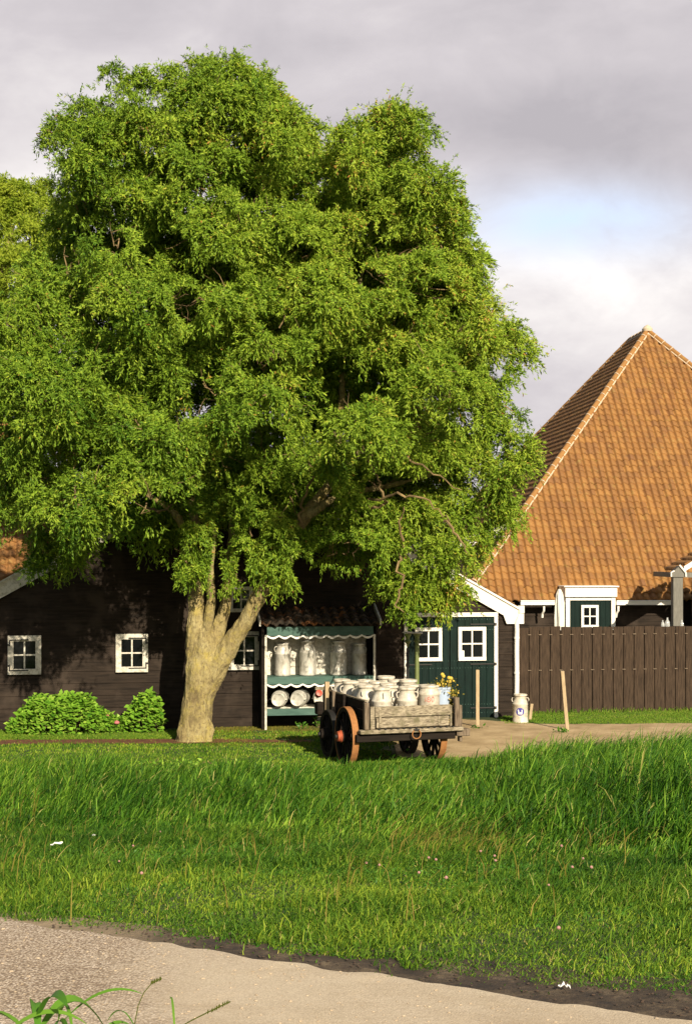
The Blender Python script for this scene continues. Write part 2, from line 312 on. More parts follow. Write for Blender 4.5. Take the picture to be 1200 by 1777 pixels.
# ------------------------------------------------------------------ wall planes
class Plane:
    def __init__(s, x, y, deg): s.x, s.y, s.a = x, y, R(deg); s.c, s.s = math.cos(s.a), math.sin(s.a)
    def uz(s, px, py, o=0):
        k = (px - 600) / F; u = (k * (s.y - o * s.c) - s.x - o * s.s) / (s.c - k * s.s)
        Y = s.y + u * s.s - o * s.c; return u, CZ - (py - HZ) / F * Y
    def u(s, px, o=0): return s.uz(px, 0, o)[0]
    def z(s, px, py, o=0): return s.uz(px, py, o)[1]
    def world(s, u, o=0): return (s.x + u * s.c + o * s.s, s.y + u * s.s - o * s.c)
BW = Plane(-2.64, 29.6, 9)
def siding(mb, x0, x1, z0, z1, y, h=.25, lim=None, lip=.022, ex=None):
    """lapped boards on the plane y; lim(z) gives the left and right end at a height"""
    z = z0
    while z < z1 - 1e-6:
        zt = min(z + h, z1); a0, b0 = (x0, x1) if not lim else lim(z); a1, b1 = (x0, x1) if not lim else lim(zt)
        a0, a1 = max(a0, x0), max(a1, x0); b0, b1 = min(b0, x1), min(b1, x1)
        if b0 - a0 > .05:
            if b1 - a1 < .02: mid = (a0 + b0) / 2; a1, b1 = mid - .01, mid + .01
            n = max(1, int((b0 - a0) / 1.2)); y0_ = y - lip; y1_ = y - .004
            for i in range(n):
                p0, p1 = a0 + (b0 - a0) * i / n, a0 + (b0 - a0) * (i + 1) / n; q0, q1 = a1 + (b1 - a1) * i / n, a1 + (b1 - a1) * (i + 1) / n
                w0 = wob(p0 + z * 7, 1.3, .006); w1 = wob(p1 + z * 7, 1.3, .006)
                mb.add([(p0, y0_, z + w0), (p1, y0_, z + w1), (q1, y1_, zt + .004), (q0, y1_, zt + .004), (p0, y + .03, z + w0), (p1, y + .03, z + w1), (q1, y + .03, zt), (q0, y + .03, zt)],
                       [(0, 1, 2, 3), (4, 7, 6, 5), (0, 4, 5, 1), (3, 2, 6, 7), (0, 3, 7, 4), (1, 5, 6, 2)])
        z = zt
    return mb
def tiled(name, parent, P0, U, Vv, quad, tw=.195, tl=.235, amp=.034, over=.042, res=8, mat='clay_tile'):
    """pantile field. P0 origin at the eave, U unit along the eave, Vv unit up the slope; quad(v)->(lo,hi) u limits; height vmax = quad.vmax"""
    P0, U, Vv = np.array(P0, float), np.array(U, float), np.array(Vv, float); N = np.cross(U, Vv); vm = quad.vmax
    rows = int(math.ceil(vm / tl)); V = []; Fq = []; UVs = []; base = 0
    for r in range(rows):
        v0, v1 = r * tl, min((r + 1) * tl, vm); lo0, hi0 = quad(v0); lo1, hi1 = quad(v1)
        k0, k1 = math.floor(min(lo0, lo1) / tw * res), math.ceil(max(hi0, hi1) / tw * res)
        us = np.arange(k0, k1 + 1) * tw / res; rr = random.Random(r)
        colj = np.array([rr.uniform(-.016, .016) for _ in range(int(len(us) / res) + 3)])
        wave = np.sin(us / tw * 2 * math.pi) * amp + amp * .45 * np.sin(us / tw * 4 * math.pi + .8)
        jit = colj[((np.arange(k0, k1 + 1) - k0) // res)]
        ring = []
        for (vv, hh, lo, hi) in ((v0, -.012, lo0, hi0), (v0 + .0, over, lo0, hi0), ((v0 + v1) / 2, over * .55, (lo0 + lo1) / 2, (hi0 + hi1) / 2), (v1, 0.004, lo1, hi1)):
            u = np.clip(us, lo, hi); p = P0 + u[:, None] * U + (vv + jit * (1 if hh > 0 else 0))[:, None] * Vv + (wave + hh)[:, None] * N; ring.append(p)
            UVs.append(np.stack([us / tw + .25, np.full(len(us), (v0 + v1) / 2 / tl)], 1))
        n = len(us); V += ring; i = np.arange(n - 1)
        for k in range(3):
            a = base + k * n + i; q = np.stack([a, a + 1, a + n + 1, a + n], 1)
            loA, hiA = (lo0, hi0) if k == 0 else (min(lo0, lo1), max(hi0, hi1)); keep = (us[1:] > loA + 1e-4) & (us[:-1] < hiA - 1e-4); Fq.append(q[keep])
        base += 4 * n
    return np_mesh(name, np.concatenate(V), [np.concatenate(Fq)], mat, parent=parent, uv=np.concatenate(UVs))
class Q:
    def __init__(s, fn, vmax): s.fn = fn; s.vmax = vmax
    def __call__(s, v): return s.fn(v)

# ------------------------------------------------------------------ the wide gabled barn
barn = tag(empty('barn', (BW.x, BW.y, 0), BW.a), 'wide low black boarded barn with white bargeboards, behind the big willow', 'barn')
ZL = lambda px, py, o=0: BW.uz(px, py, o)
uR, zR = ZL(888, 1066); uL = -uR * 0 + ZL(-56, 1078)[0]
uP, zP = ZL(418, 795); sl_ = (zP - zR) / (uR - uP)
uL = uP - (zP - zR) / sl_
glim = lambda z: ((uL, uR) if z < zR else (uP - (zP - z) / sl_, uP + (zP - z) / sl_))
mb = MB(); siding(mb, uL, uR, -.05, zP - .05, 0, .25, glim)
DEP = 3.6
mb.box(uL, uL + .1, .03, DEP, -.1, zR); mb.box(uR - .1, uR, .03, DEP, -.1, zR); mb.box(uL, uR, DEP - .1, DEP, -.1, zR)
mb.build('wall', 'tarred_board', barn)
for sgn in (-1, 1):
    U = Vector((0, 1, 0)) if sgn > 0 else Vector((0, -1, 0))
    ue = uP + sgn * (zP - zR + .12) / sl_; L = math.hypot(ue - uP, zP - zR + .12); up = Vector((uP - ue, 0, zP - zR + .12)).normalized()
    o = tiled('roof', barn, (ue, -.02 if sgn > 0 else DEP + .1, zR + .07), U, up, Q(lambda v: (0, DEP + .12), L), res=6)
    # bargeboard on the gable edge
    w = .27; d = Vector((ue - uP, 0, -(zP - zR + .12))).normalized(); nrm = Vector((-d.z * sgn, 0, d.x * sgn)) * (1 if sgn > 0 else 1)
    nrm = Vector((sgn * abs(d.z), 0, abs(d.x)))
    p0 = Vector((uP, 0, zP + .12)); p1 = Vector((ue + sgn * .02, 0, zR + .04))
    a, b, c_, e_ = p0, p1, p1 - nrm * w + d * -.02, p0 - Vector((0, 0, w / abs(d.x)))
    MB().prism([(a.x, a.z), (b.x, b.z), (ue + sgn * .02, zR - .20), (ue - sgn * .36, zR - .20), (c_.x - sgn * .3, c_.z + .17), (e_.x, e_.z)], -.10, -.055).build('bargeboard', 'white_paint' if sgn > 0 else 'old_white', barn)
    MB().prism([(a.x, a.z + .045), (b.x, b.z + .045), (b.x, b.z), (a.x, a.z)], -.14, -.02).build('verge_strip', 'white_paint' if sgn > 0 else 'old_white', barn)
ridge = MB(); ridge.tube([(uP, -.05, zP + .17), (uP, DEP, zP + .17)], .11, 10).build('ridge_cap', 'clay_tile', barn)
def window(parent, pl, px0, px1, py0, py1, o=0.0, fw=.075, mat='white_paint', nx=2, ny=2, hinge=0, name='window', glass='window_glass', fp=.05):
    x0, z1 = pl.uz(px0, py0, o); x1, z0 = pl.uz(px1, py1, o); y = -o; m_ = MB()
    m_.box(x0, x1, y - fp, y, z1 - fw, z1); m_.box(x0, x1, y - fp - .012, y, z0, z0 + fw)
    m_.box(x0, x0 + fw, y - fp, y, z0 + fw, z1 - fw); m_.box(x1 - fw, x1, y - fp, y, z0 + fw, z1 - fw)
    w_, h_ = x1 - x0 - 2 * fw, z1 - z0 - 2 * fw; bw = min(.032, fw * .45)
    for i in range(1, nx): c = x0 + fw + w_ * i / nx; m_.box(c - bw / 2, c + bw / 2, y - fp + .012, y - .012, z0 + fw, z1 - fw)
    for i in range(1, ny): c = z0 + fw + h_ * i / ny; m_.box(x0 + fw, x1 - fw, y - fp + .009, y - .012, c - bw / 2, c + bw / 2)
    f = m_.build(name, mat, parent, bevel=.004)
    for i in range(nx):
        for j in range(ny):
            MB().box(x0 + fw + w_ * i / nx, x0 + fw + w_ * (i + 1) / nx, y - .026, y - .02, z0 + fw + h_ * j / ny, z0 + fw + h_ * (j + 1) / ny).build('pane', glass, f)
    if hinge:
        for zc, s_ in ((z1 - fw * .75, -1), (z0 + fw * .75, 1)):
            h = MB(); xe = x0 + .04 if hinge < 0 else x1 - .04; xi = x0 + (x1 - x0) * .62 if hinge < 0 else x1 - (x1 - x0) * .6
            h.box(xe, xi, y - fp - .024, y - fp - .002, zc - .011, zc + .011); h.box(xe - .011, xe + .011, y - fp - .024, y - fp - .002, zc - .011, zc + s_ * .12)
            h.box(xe - .05 * (1 if hinge < 0 else -1), xe, y - fp - .022, y - fp - .003, zc + s_ * .10 - .014, zc + s_ * .10 + .014)
            h.build('hinge', 'black_iron', f)
    return f
window(barn, BW, 14, 72, 1103, 1170, .03, .115, 'old_white', hinge=-1)
window(barn, BW, 201, 257, 1100, 1166, .03, .115, 'old_white', hinge=1)
window(barn, BW, 396, 451, 1096, 1162, .03, .115, 'old_white', hinge=1)
window(barn, BW, 398, 438, 1018, 1062, .03, .075, 'old_white')
# green double doors
x0, zt = ZL(703, 1070); x1, _ = ZL(857, 1070); zb = ZL(858, 1245)[1]; xm = ZL(779, 1100)[0]
fr = MB(); t_ = .09
fr.box(x0 - .04, x1 + .06, -.085, 0, zt - .01, zt + t_ - .01); fr.box(x0 - .04, x0 + .035, -.08, 0, zb - .08, zt - .01); fr.box(x1 - .02, x1 + .06, -.08, 0, zb - .08, zt - .01)
fr.build('door_frame', 'white_paint', barn, bevel=.004)
MB().box(x0 - .1, x1 + .1, -.22, 0, zb - .2, zb - .01).build('doorstep', 'sand', barn, bevel=.01)
for k, (a, b, w0, w1, v0, v1, hs) in enumerate(((x0 + .04, xm - .006, 719, 766, 1089, 1147, -1), (xm + .006, x1 - .025, 794, 842, 1088, 1146, 1))):
    d = MB(); n = 6
    for i in range(n):
        p, q_ = a + (b - a) * i / n, a + (b - a) * (i + 1) / n; d.box(p + .003, q_ - .003, -.05 - (i % 2) * .003, -.01, zb, zt - .012)
    dd = d.build('door', 'green_door', barn, bevel=.003)
    window(dd, BW, w0, w1, v0, v1, .055, .078, 'white_paint', name='window_frame', fp=.045)
    for zc in (zt - .17, zt - 1.02, zb + .22):
        h = MB(); xe = a if hs < 0 else b; h.box(xe + hs * .04, xe - hs * .52, -.075, -.054, zc - .012, zc + .012); h.box(xe + hs * .05, xe, -.1, -.05, zc - .03, zc + .03); h.build('hinge', 'black_iron', dd)
    nl = MB(); r_ = random.Random(k)
    for zc in (zt - .06, zt - .28, zt - 1.1, zt - .95, zb + .3, zb + .12):
        for i in range(16):
            xx = a + (b - a) * (i + .5) / 16; nl.box(xx - .006, xx + .006, -.06, -.052, zc - .006 + r_.uniform(-.01, .01), zc + .006)
    nl.build('nail', 'rack_green', dd)[ 'kind'] = 'stuff'
u_, z_ = BW.uz(797, 1140, .09); MB().box(u_ - .0, u_ + .10, -.086, -.081, z_ - .0, z_ + .135).build('notice', 'paper', barn)
# corner board / downpipe of white painted zinc
x_, z_ = ZL(895, 1072, .06)
dp = MB(); zz = [z_, z_ - .1, z_ - .25, z_ - .7, z_ - 1.3, z_ - 1.66]; dp.tube([(x_ + .10, -.08, z_ + .12), (x_ + .05, -.1, z_ - .0)] + [(x_ + .005 * (i % 2), -.09, z) for i, z in enumerate(zz[1:])], .052, 12); dp.tube([(x_ + .10, -.08, z_ + .1), (x_ + .10, -.08, z_ + .26)], .075, 12)
for z in (z_ - .45, z_ - 1.2): dp.tube([(x_, -.09, z), (x_, -.09, z + .04)], .06, 12)
dp.build('downpipe', 'white_paint', barn, smooth=True)
MB().box(x_ - .07, x_ + .03, -.035, .0, 0, z_ - .02).build('corner_board', 'tarred_board', barn)

# ------------------------------------------------------------------ pyramid-roofed farmhouses
def pyramid_house(name, label, x, y, deg, Wd, extra, pitch, eave, res=8, wallfront=True, lite=False):
    root = tag(empty(name, (x, y, 0), R(deg)), label, 'farmhouse'); w = Wd / 2; Dp = Wd + extra; tp = math.tan(R(pitch)); H = w * tp; L = w / math.cos(R(pitch)); cp, sp = math.cos(R(pitch)), math.sin(R(pitch))
    tri = lambda v: (v * cp, Wd - v * cp)
    tiled('roof', root, (0, 0, eave), (1, 0, 0), (0, cp, sp), Q(tri, L), res=res)
    trap = lambda v: (v * cp, Dp - v * cp)
    tiled('roof', root, (0, Dp, eave), (0, -1, 0), (cp, 0, sp), Q(trap, L), res=5 if lite else res)
    tiled('roof', root, (Wd, 0, eave), (0, 1, 0), (-cp, 0, sp), Q(trap, L), res=4)
    tiled('roof', root, (Wd, Dp, eave), (-1, 0, 0), (0, -cp, sp), Q(tri, L), res=4)
    A = Vector((w, w, eave + H)); B = Vector((w, Dp - w, eave + H))
    for p, q_ in ((Vector((0, 0, eave)), A), (Vector((Wd, 0, eave)), A), (Vector((0, Dp, eave)), B), (Vector((Wd, Dp, eave)), B), (A, B)):
        cap = MB(); mor = MB(); d = (q_ - p); n = max(1, int(d.length / .36)); dn = d.normalized(); off = Vector((0, 0, .035))
        side = dn.cross(Vector((0, 0, 1))).normalized()
        for i in range(n):
            a = p + d * (i / n) + off; b = p + d * ((i + 1) / n) + off
            cap.tube([a, a + dn * .03, b + dn * .03], [.085, .083, .074], 10)
            mor.tube([a - dn * .012, a + dn * .014], [.090, .090], 10)
        for s_ in (-1, 1): mor.tube([p + off + side * s_ * .075 - Vector((0, 0, .05)), q_ + off + side * s_ * .075 - Vector((0, 0, .05))], .024, 6)
        cap.build('hip_cap', 'clay_tile', root, smooth=True); mor.build('mortar', 'white_mortar', root)
    fin = MB(); fin.lathe([(.16, -.06), (.17, .02), (.10, .10), (.02, .15)], 12, Matrix.Translation(A + Vector((0, 0, .06)))); fin.build('finial_cap', 'white_mortar', root, smooth=True)
    wl = MB(); o_ = .3; siding(wl, o_, Wd - o_, 0, eave + .05, o_, .25); wl.box(o_, o_ + .1, o_ + .03, Dp - o_, 0, eave + .1); wl.box(Wd - o_ - .1, Wd - o_, o_ + .03, Dp - o_, 0, eave + .1); wl.box(o_, Wd - o_, Dp - o_ - .1, Dp - o_, 0, eave)
    wl.build('wall', 'tarred_board', root)
    return root
FH = Plane(3.0, 37.0, 5)
farm = pyramid_house('farmhouse', 'black boarded farmhouse under a steep orange pyramid roof behind the plank fence', FH.x, FH.y, 5, 14.2, 1.9, 49.2, 2.42)
# eave gutter in two runs, with brackets
for a, b in ((902, 978), (1068, 1168)):
    u0, z0 = FH.uz(a, 1046, .12); u1, z1 = FH.uz(b, 1046, .12); g = MB(); g.box(u0, u1, -.17, -.05, z0 - .06, z0 + .055); g.box(u0, u1, -.185, -.172, z0 + .03, z0 + .065); g.build('gutter', 'white_paint', farm, bevel=.006)
for px in (943, 1072):
    u0, z0 = FH.uz(px, 1052, .12); g = MB(); g.tube([(u0, -.11, z0), (u0, -.10, z0 - .12), (u0 - .02, -.02, z0 - .2), (u0 - .02, -.01, z0 - .30)], .032, 8); g.build('gutter_bracket', 'white_paint', farm, smooth=True)
# white-framed doorway that breaks the eave
o_ = .34
ua, zt = FH.uz(981, 1019, o_); ub, _ = FH.uz(1067, 1019, o_); zl = FH.uz(981, 1036, o_)[1]
s = MB(); s.box(ua - .03, ub + .03, -o_ - .06, .9, zl, zt); s.box(ua - .07, ub + .07, -o_ - .11, .92, zt - .0, zt + .035); s.build('lintel', 'white_paint', farm, bevel=.006)
s = MB(); s.box(ua, ua + .11, -o_, .3, 0, zl - .003); s.box(ub - .11, ub, -o_, .3, 0, zl - .003); s.box(ua + .11, ub - .11, -o_ + .01, .3, zl - .09, zl - .003); s.build('door_frame', 'white_paint', farm, bevel=.005)
dr = MB()
for i in range(8): a = ua + .115 + (ub - ua - .23) * i / 8; dr.box(a, a + (ub - ua - .23) / 8 - .006, -o_ + .06, -o_ + .1, 0, zl - .095)
dr = dr.build('door', 'green_door', farm)
window(dr, FH, 1007, 1037, 1050, 1089, o_ - .05, .07, 'white_paint', name='window_frame')
# darker replaced tiles beside the doorway
left_farm = pyramid_house('farmhouse', 'big orange tiled pyramid roof half hidden by foliage at the left, behind the barn', -14.6, 33.6, 9, 9.6, .5, 54, 2.6, res=6, lite=True)
# lean-to behind, running into the farmhouse's left roof slope
LT = Plane(1.0, 38.9, 2); lt = tag(empty('lean_to', (LT.x, LT.y, 0), LT.a), 'black lean-to with one white sloping verge board rising into the orange pyramid roof', 'shed')
a = LT.uz(690, 982); b = LT.uz(880, 917)
m_ = MB(); m_.prism([(a[0], 0), (b[0], 0), (b[0], b[1] - .1), (a[0], a[1] - .1)], .05, 2.5); m_.build('wall', 'tarred_board', lt)
MB().prism([(a[0], a[1] - .15), (b[0], b[1] - .15), (b[0], b[1] + .15), (a[0], a[1] + .15)], -.02, .045).build('bargeboard', 'white_paint', lt)
MB().prism([(a[0] - .05, a[1] - .08), (b[0], b[1] - .08), (b[0], b[1] + .04), (a[0] - .05, a[1] + .04)], .05, 2.7).build('roof', 'rust', lt)

# ------------------------------------------------------------------ plank fence
FP = Plane(*((898 - 600) / F * 31.15, 31.15), 9); fence = tag(empty('fence', (FP.x, FP.y, 0), FP.a), 'tall dark brown fence of upright planks on the grass edge', 'fence')
sp_b = .2405
for i in range(21):
    x = i * sp_b; zt = 2.0 + wob(i, 1.9, .03); bot = G(*FP.world(x)) - .05
    yy = wob(i, 2.2, .006); m_ = MB(); m_.prism([(x + .008, bot), (x + sp_b - .008, bot), (x + sp_b - .008, zt + wob(i, 2.7, .02)), (x + .008, zt)], yy - .026, yy - .004); m_.build('board', 'fence_board', fence, bevel=.003)
MB().box(.0, 21 * sp_b, .012, .03, .05, 1.93).build('backing', 'dark_wood', fence)
for zc, nm in ((1.80, 'rail'), (1.02, 'rail')):
    m_ = MB(); m_.box(0, 21 * sp_b, .033, .08, zc - .05, zc + .05); m_.build(nm, 'fence_board', fence)
for i in range(1, 21):
    x = i * sp_b
    for zc in (1.84, 1.06): MB().box(x - .035 + wob(i, 3, .02), x + .04, -.046, -.034, zc - .010, zc + .008).build('spacer', 'old_post', fence)
for i in range(0, 21, 7): MB().box(i * sp_b, i * sp_b + .1, .055, .155, 0, 1.95).build('post', 'fence_board', fence)

# ------------------------------------------------------------------ folded parasol, verandah
p = at(970, 1022, 35.2); par = tag(empty('parasol', (p[0], p[1], 0)), 'folded cream parasol standing left of the white doorway behind the fence', 'parasol')
n = 18; prof = [(r_ * .8, z_) for r_, z_ in [(.03, p[2]), (.09, p[2] - .12), (.135, p[2] - .35), (.15, p[2] - .7), (.14, p[2] - 1.1), (.17, p[2] - 1.5), (.12, p[2] - 1.62)]]; vs = []; fs = []
for i, (r, z) in enumerate(prof):
    for k in range(n): rr = r * (1 + .22 * math.cos(k * math.pi * 2 / 3 * 2 + i * .5)); vs.append((rr * math.cos(2 * math.pi * k / n), rr * math.sin(2 * math.pi * k / n), z))
    if i:
        for k in range(n): fs.append(((i - 1) * n + k, (i - 1) * n + (k + 1) % n, i * n + (k + 1) % n, i * n + k))
MB().add(vs, fs).build('canopy', 'canvas', par, smooth=True); MB().tube([(0, 0, 0), (0, 0, p[2] + .06)], .025, 8).build('pole', 'old_post', par)
MB().lathe([(.28, 0), (.28, .06), (.06, .1), (.05, .3)], 16).build('base', 'post_grey', par)
VY = 34.6; q0 = at(1165, 992, VY); q1 = at(1182, 992, VY); vx = (q0[0] + q1[0]) / 2; vz = q0[2]; ver = tag(empty('verandah', (vx, VY, 0)), 'tiled verandah on a square grey post at the right edge, behind the fence', 'verandah'); hw = (q1[0] - q0[0]) / 2
MB().box(-hw, hw, -hw, hw, 0, vz - .13).build('post', 'post_grey', ver, bevel=.01)
c = MB(); c.prism([(-hw - .05, vz - .13), (hw + .05, vz - .13), (hw + .05, vz - .05), (0.02, vz + .14), (-hw - .05, vz - .05)], -hw - .03, hw + .03); c.build('post_cap', 'post_grey', ver)
c = MB(); c.tube([(-hw - .06, -hw - .05, vz - .12), (-hw - .06, -hw - .05, vz - .02), (-hw + .02, -hw - .05, vz + .02)], .02, 6); c.tube([(hw + .06, -hw - .05, vz - .12), (hw + .05, -hw - .05, vz - .02), (.02, -hw - .05, vz + .16)], .024, 6); c.build('cap_trim', 'white_paint', ver)
MB().box(hw, 2.6, -.07, .07, vz - .14, vz - .02).build('beam', 'post_grey', ver)
MB().box(-.06, .06, hw, 2.4, vz - .14, vz - .02).build('beam', 'post_grey', ver)
MB().prism([(hw + .02, vz + .0), (1.3, vz + .72), (1.3, vz + .86), (hw + .02, vz + .13)], -.16, -.1).build('bargeboard', 'white_paint', ver)
MB().prism([(2.6, vz), (1.3, vz + .72), (1.3, vz + .86), (2.6, vz + .13)], -.16, -.1).build('bargeboard', 'white_paint', ver)
cpv = Vector((1.3, 0, .74)).normalized(); Lv = math.hypot(1.3, .74)
tiled('roof', ver, (-.02, 1.25, vz + .03), (0, -1, 0), tuple(cpv), Q(lambda v: (0, 1.35), Lv), res=6)
tiled('roof', ver, (2.62, -.1, vz + .03), (0, 1, 0), (-cpv.x, 0, cpv.z), Q(lambda v: (0, 1.35), Lv), res=6)
mw = MB(); siding(mw, .9, 2.6, 0, vz - .15, 2.2, .25); mw.build('back_wall', 'tarred_board', ver); MB().box(2.45, 2.6, -.07, .07, 0, vz - .15).build('post', 'post_grey', ver)
tb = tag(empty('serving_table', (at(1160, 1086, 34.0)[0], 34.0, 0)), 'dark high table just behind the fence top carrying three glass bottles', 'table')
tz = at(1160, 1087, 34.0)[2]; MB().box(-.42, .5, -.2, .2, tz - .05, tz).build('table_top', 'dark_wood', tb)
for sx in (-.36, .42):
    for sy in (-.15, .15): MB().box(sx - .03, sx + .03, sy - .03, sy + .03, 0, tz - .05).build('leg', 'dark_wood', tb)
for px, sc_, lb in ((1148, .9, 'smallest glass bottle, left of the three standing above the fence top'), (1156, 1.25, 'tallest clear glass bottle, middle of the three above the fence top'), (1181, .95, 'small glass bottle beside the grey post, above the fence top')):
    b = MB(); b.lathe([(.045 * sc_, 0), (.05 * sc_, .03), (.045 * sc_, .09 * sc_), (.018 * sc_, .13 * sc_), (.016 * sc_, .17 * sc_)], 12); o = b.build('bottle', 'clear_glass', smooth=True); x_ = at(px, 1085, 34.0)[0]; o.location = (x_, 34.0 - .05, tz); tag(o, lb, 'bottle')

# ------------------------------------------------------------------ milk cans
CANP = [(.155, 0), (.168, .012), (.170, .05), (.166, .06), (.166, .41), (.170, .415), (.170, .435), (.164, .44), (.155, .475), (.134, .52), (.125, .54), (.122, .60), (.128, .61)]
LIDP = [(.130, .605), (.143, .612), (.145, .635), (.140, .648), (.132, .650), (.11, .638), (.0, .638)]
def make_can(mat='cream_can', name='milk_can', hscale=1.0, slim=1.0, CANP=CANP, LIDP=LIDP):
    r = empty(name, (0, 0, 0)); S = Matrix.Diagonal((slim, slim, hscale, 1))
    MB().lathe(CANP, 24, S).build('body', mat, r, smooth=True); MB().lathe(LIDP, 24, S, cap=False).build('lid', mat, r, smooth=True)
    for s_ in (-1, 1):
        MB().tube([(s_ * .152 * slim, 0, .47 * hscale), (s_ * .170 * slim, 0, .485 * hscale), (s_ * .178 * slim, 0, .525 * hscale), (s_ * .166 * slim, 0, .562 * hscale), (s_ * .126 * slim, 0, .57 * hscale)], .009, 8).build('handle', mat, r, smooth=True)
    return r
can0 = make_can(); can_wide = make_can(CANP=[(.155, 0), (.168, .012), (.170, .05), (.166, .06), (.166, .47), (.170, .475), (.170, .49), (.150, .53), (.142, .545), (.140, .585)], LIDP=[(.14, .58), (.155, .59), (.157, .612), (.150, .622), (.12, .612), (.0, .612)]); can_st = make_can('milk_can', slim=.98, hscale=1.06)
def put_can(src, first, loc, rz, label, group, sc=1.0, rot=None, cat='milk can'):
    c = src if first else copy_tree(src); c.location = loc; c.rotation_euler = rot or (0, 0, rz); c.scale = (sc,) * 3; tag(c, label, cat, group); return c
def cyl_cells(test, rad, zc, size, cell, mat, parent, name, off):
    mb = MB(); n = int(size / cell)
    for i in range(-n, n):
        for j in range(-n, n):
            s0, z0 = i * cell, j * cell
            if test(s0 + cell / 2, z0 + cell / 2):
                pts = []
                for ds, dz in ((0, 0), (1, 0), (1, 1), (0, 1)):
                    t = (s0 + ds * cell) / rad - math.pi / 2; pts.append(((rad + off) * math.cos(t), (rad + off) * math.sin(t), zc + z0 + dz * cell))
                mb.add(pts, [(0, 1, 2, 3)])
    return mb.build(name, mat, parent)

# ------------------------------------------------------------------ the green rack with its cans
RO = .66; rack = tag(empty('can_rack', (BW.x, BW.y, 0), BW.a), 'green shelf rack with white scalloped edges and small tiled roof against the barn wall', 'rack')
ru0, rzt = BW.uz(459, 1092, RO); ru1, _ = BW.uz(651, 1092, RO); rzb = 0.0
z_f0, z_f1 = BW.uz(550, 1103, RO)[1], BW.uz(550, 1087, RO)[1]
z_s0, z_s1 = BW.uz(550, 1187, RO)[1], BW.uz(550, 1174, RO)[1]
z_b0, z_b1 = BW.uz(510, 1241, RO)[1], BW.uz(510, 1229, RO)[1]
MB().box(ru0 - .06, ru0 - .005, -RO + .01, -.03, 0, z_f1).build('side_panel', 'dark_wood', rack); MB().box(ru1 + .005, ru1 + .04, -RO + .01, -.03, 0, z_f1).build('side_panel', 'dark_wood', rack)
for u in (ru0, ru1 - .045): MB().box(u, u + .045, -RO - .02, -RO + .02, 0, z_f0 + .02).build('post', 'old_white', rack, bevel=.004)
MB().box(ru0 + .05, ru1 - .05, -RO, -.05, z_s1 - .03, z_s1).build('shelf', 'rack_green', rack); MB().box(ru0 + .05, ru1 - .05, -RO, -.05, z_b1 - .01, z_b1 + .02).build('shelf', 'old_white', rack)
for z0, z1, mt in ((z_f0, z_f1 + .03, 'rack_green'), (z_s0, z_s1 + .004, 'rack_green'), (z_b0, z_b1, 'rack_green')): MB().box(ru0 + .046, ru1 - .046, -RO - .028, -RO - .002, z0, z1).build('fascia', mt, rack)
for z0 in (z_f0, z_s0):
    pts = []; n = 80; LW = ru1 - ru0 - .09
    top = [(ru0 + .045 + LW * i / n, z0 + .02 - .042 * abs(math.sin(math.pi * i / n * 9))) for i in range(n + 1)]; per = LW / 9
    bot = [(ru0 + .045 + LW * i / n, z0 - .012 - .055 * abs(math.sin(math.pi * (LW * i / n) / per)) + wob(i, .3, .006)) for i in range(n + 1)]
    m_ = MB()
    for i in range(n): m_.prism([top[i], top[i + 1], bot[i + 1], bot[i]], -RO - .036, -RO - .030)
    m_.build('scallop_trim', 'white_paint', rack)
# pale boarding seen behind the upper cans
q_ = MB(); siding(q_, ru0 + .1, ru1 - .1, z_s1, z_f0 + .05, -.06, .17); q_.build('back_panel', 'old_white', rack)
tiled('roof', rack, (ru0 - .12, -RO - .14, z_f1 + .05), (1, 0, 0), Vector((0, .88, .36)).normalized()[:], Q(lambda v: (0, ru1 - ru0 + .2), .84), res=6, mat='shaded_tile')
MB().box(ru0 - .1, ru1 + .06, -RO - .04, -.05, z_f1 + .0, z_f1 + .045).build('roof_board', 'dark_wood', rack)
for u, mt in ((ru0 - .13, 'old_white'), (ru1 + .06, 'old_white')):
    MB().add([(u, -RO - .2, z_f1 + .02), (u + .035, -RO - .2, z_f1 + .02), (u + .035, -RO + .55, z_f1 + .33), (u, -RO + .55, z_f1 + .33), (u, -RO - .2, z_f1 + .14), (u + .035, -RO - .2, z_f1 + .14), (u + .035, -RO + .55, z_f1 + .45), (u, -RO + .55, z_f1 + .45)],
             [(0, 3, 2, 1), (4, 5, 6, 7), (0, 1, 5, 4), (1, 2, 6, 5), (2, 3, 7, 6), (3, 0, 4, 7)]).build('bargeboard', mt, rack)
labs = ['dull grey milk can standing leftmost on the upper shelf of the green rack', 'brightest milk can standing second from left on the upper rack shelf', 'mottled grey milk can standing second from right on the upper rack shelf', 'slim milk can standing rightmost on the upper shelf of the green rack']
for k, (px, sc_) in enumerate(((490, 1.0), (534, 1.06), (587, 1.04), (623, .96))):
    u = BW.u(px, .34); x, y = BW.world(u, .34); put_can(can_st, k == 0, (x, y, z_s1 + .001), R([20, 70, 40, -30][k]), labs[k], 'milk cans standing on the rack', sc_)
labs = ['milk can lying on its side leftmost on the lower rack shelf, lid outward', 'milk can lying on its side in the middle of the lower rack shelf', 'milk can lying on its side rightmost on the lower shelf, beside the cart']
for k, (px, az) in enumerate(((483, 12), (516, 16), (556, 10))):
    u = BW.u(px, .72); x, y = BW.world(u, .74)
    R_ = (Matrix.Rotation(BW.a - R(az) * 1.0, 3, 'Z') @ Matrix.Rotation(R(90), 3, 'X')).to_euler()
    d = Matrix.Rotation(BW.a - R(az), 3, 'Z') @ Vector((0, 1, 0)); put_can(can_st, False, (x + d.x * .6, y + d.y * .6, z_b1 + .02 + .175), 0, labs[k], 'milk cans lying on the rack', 1.0, R_)

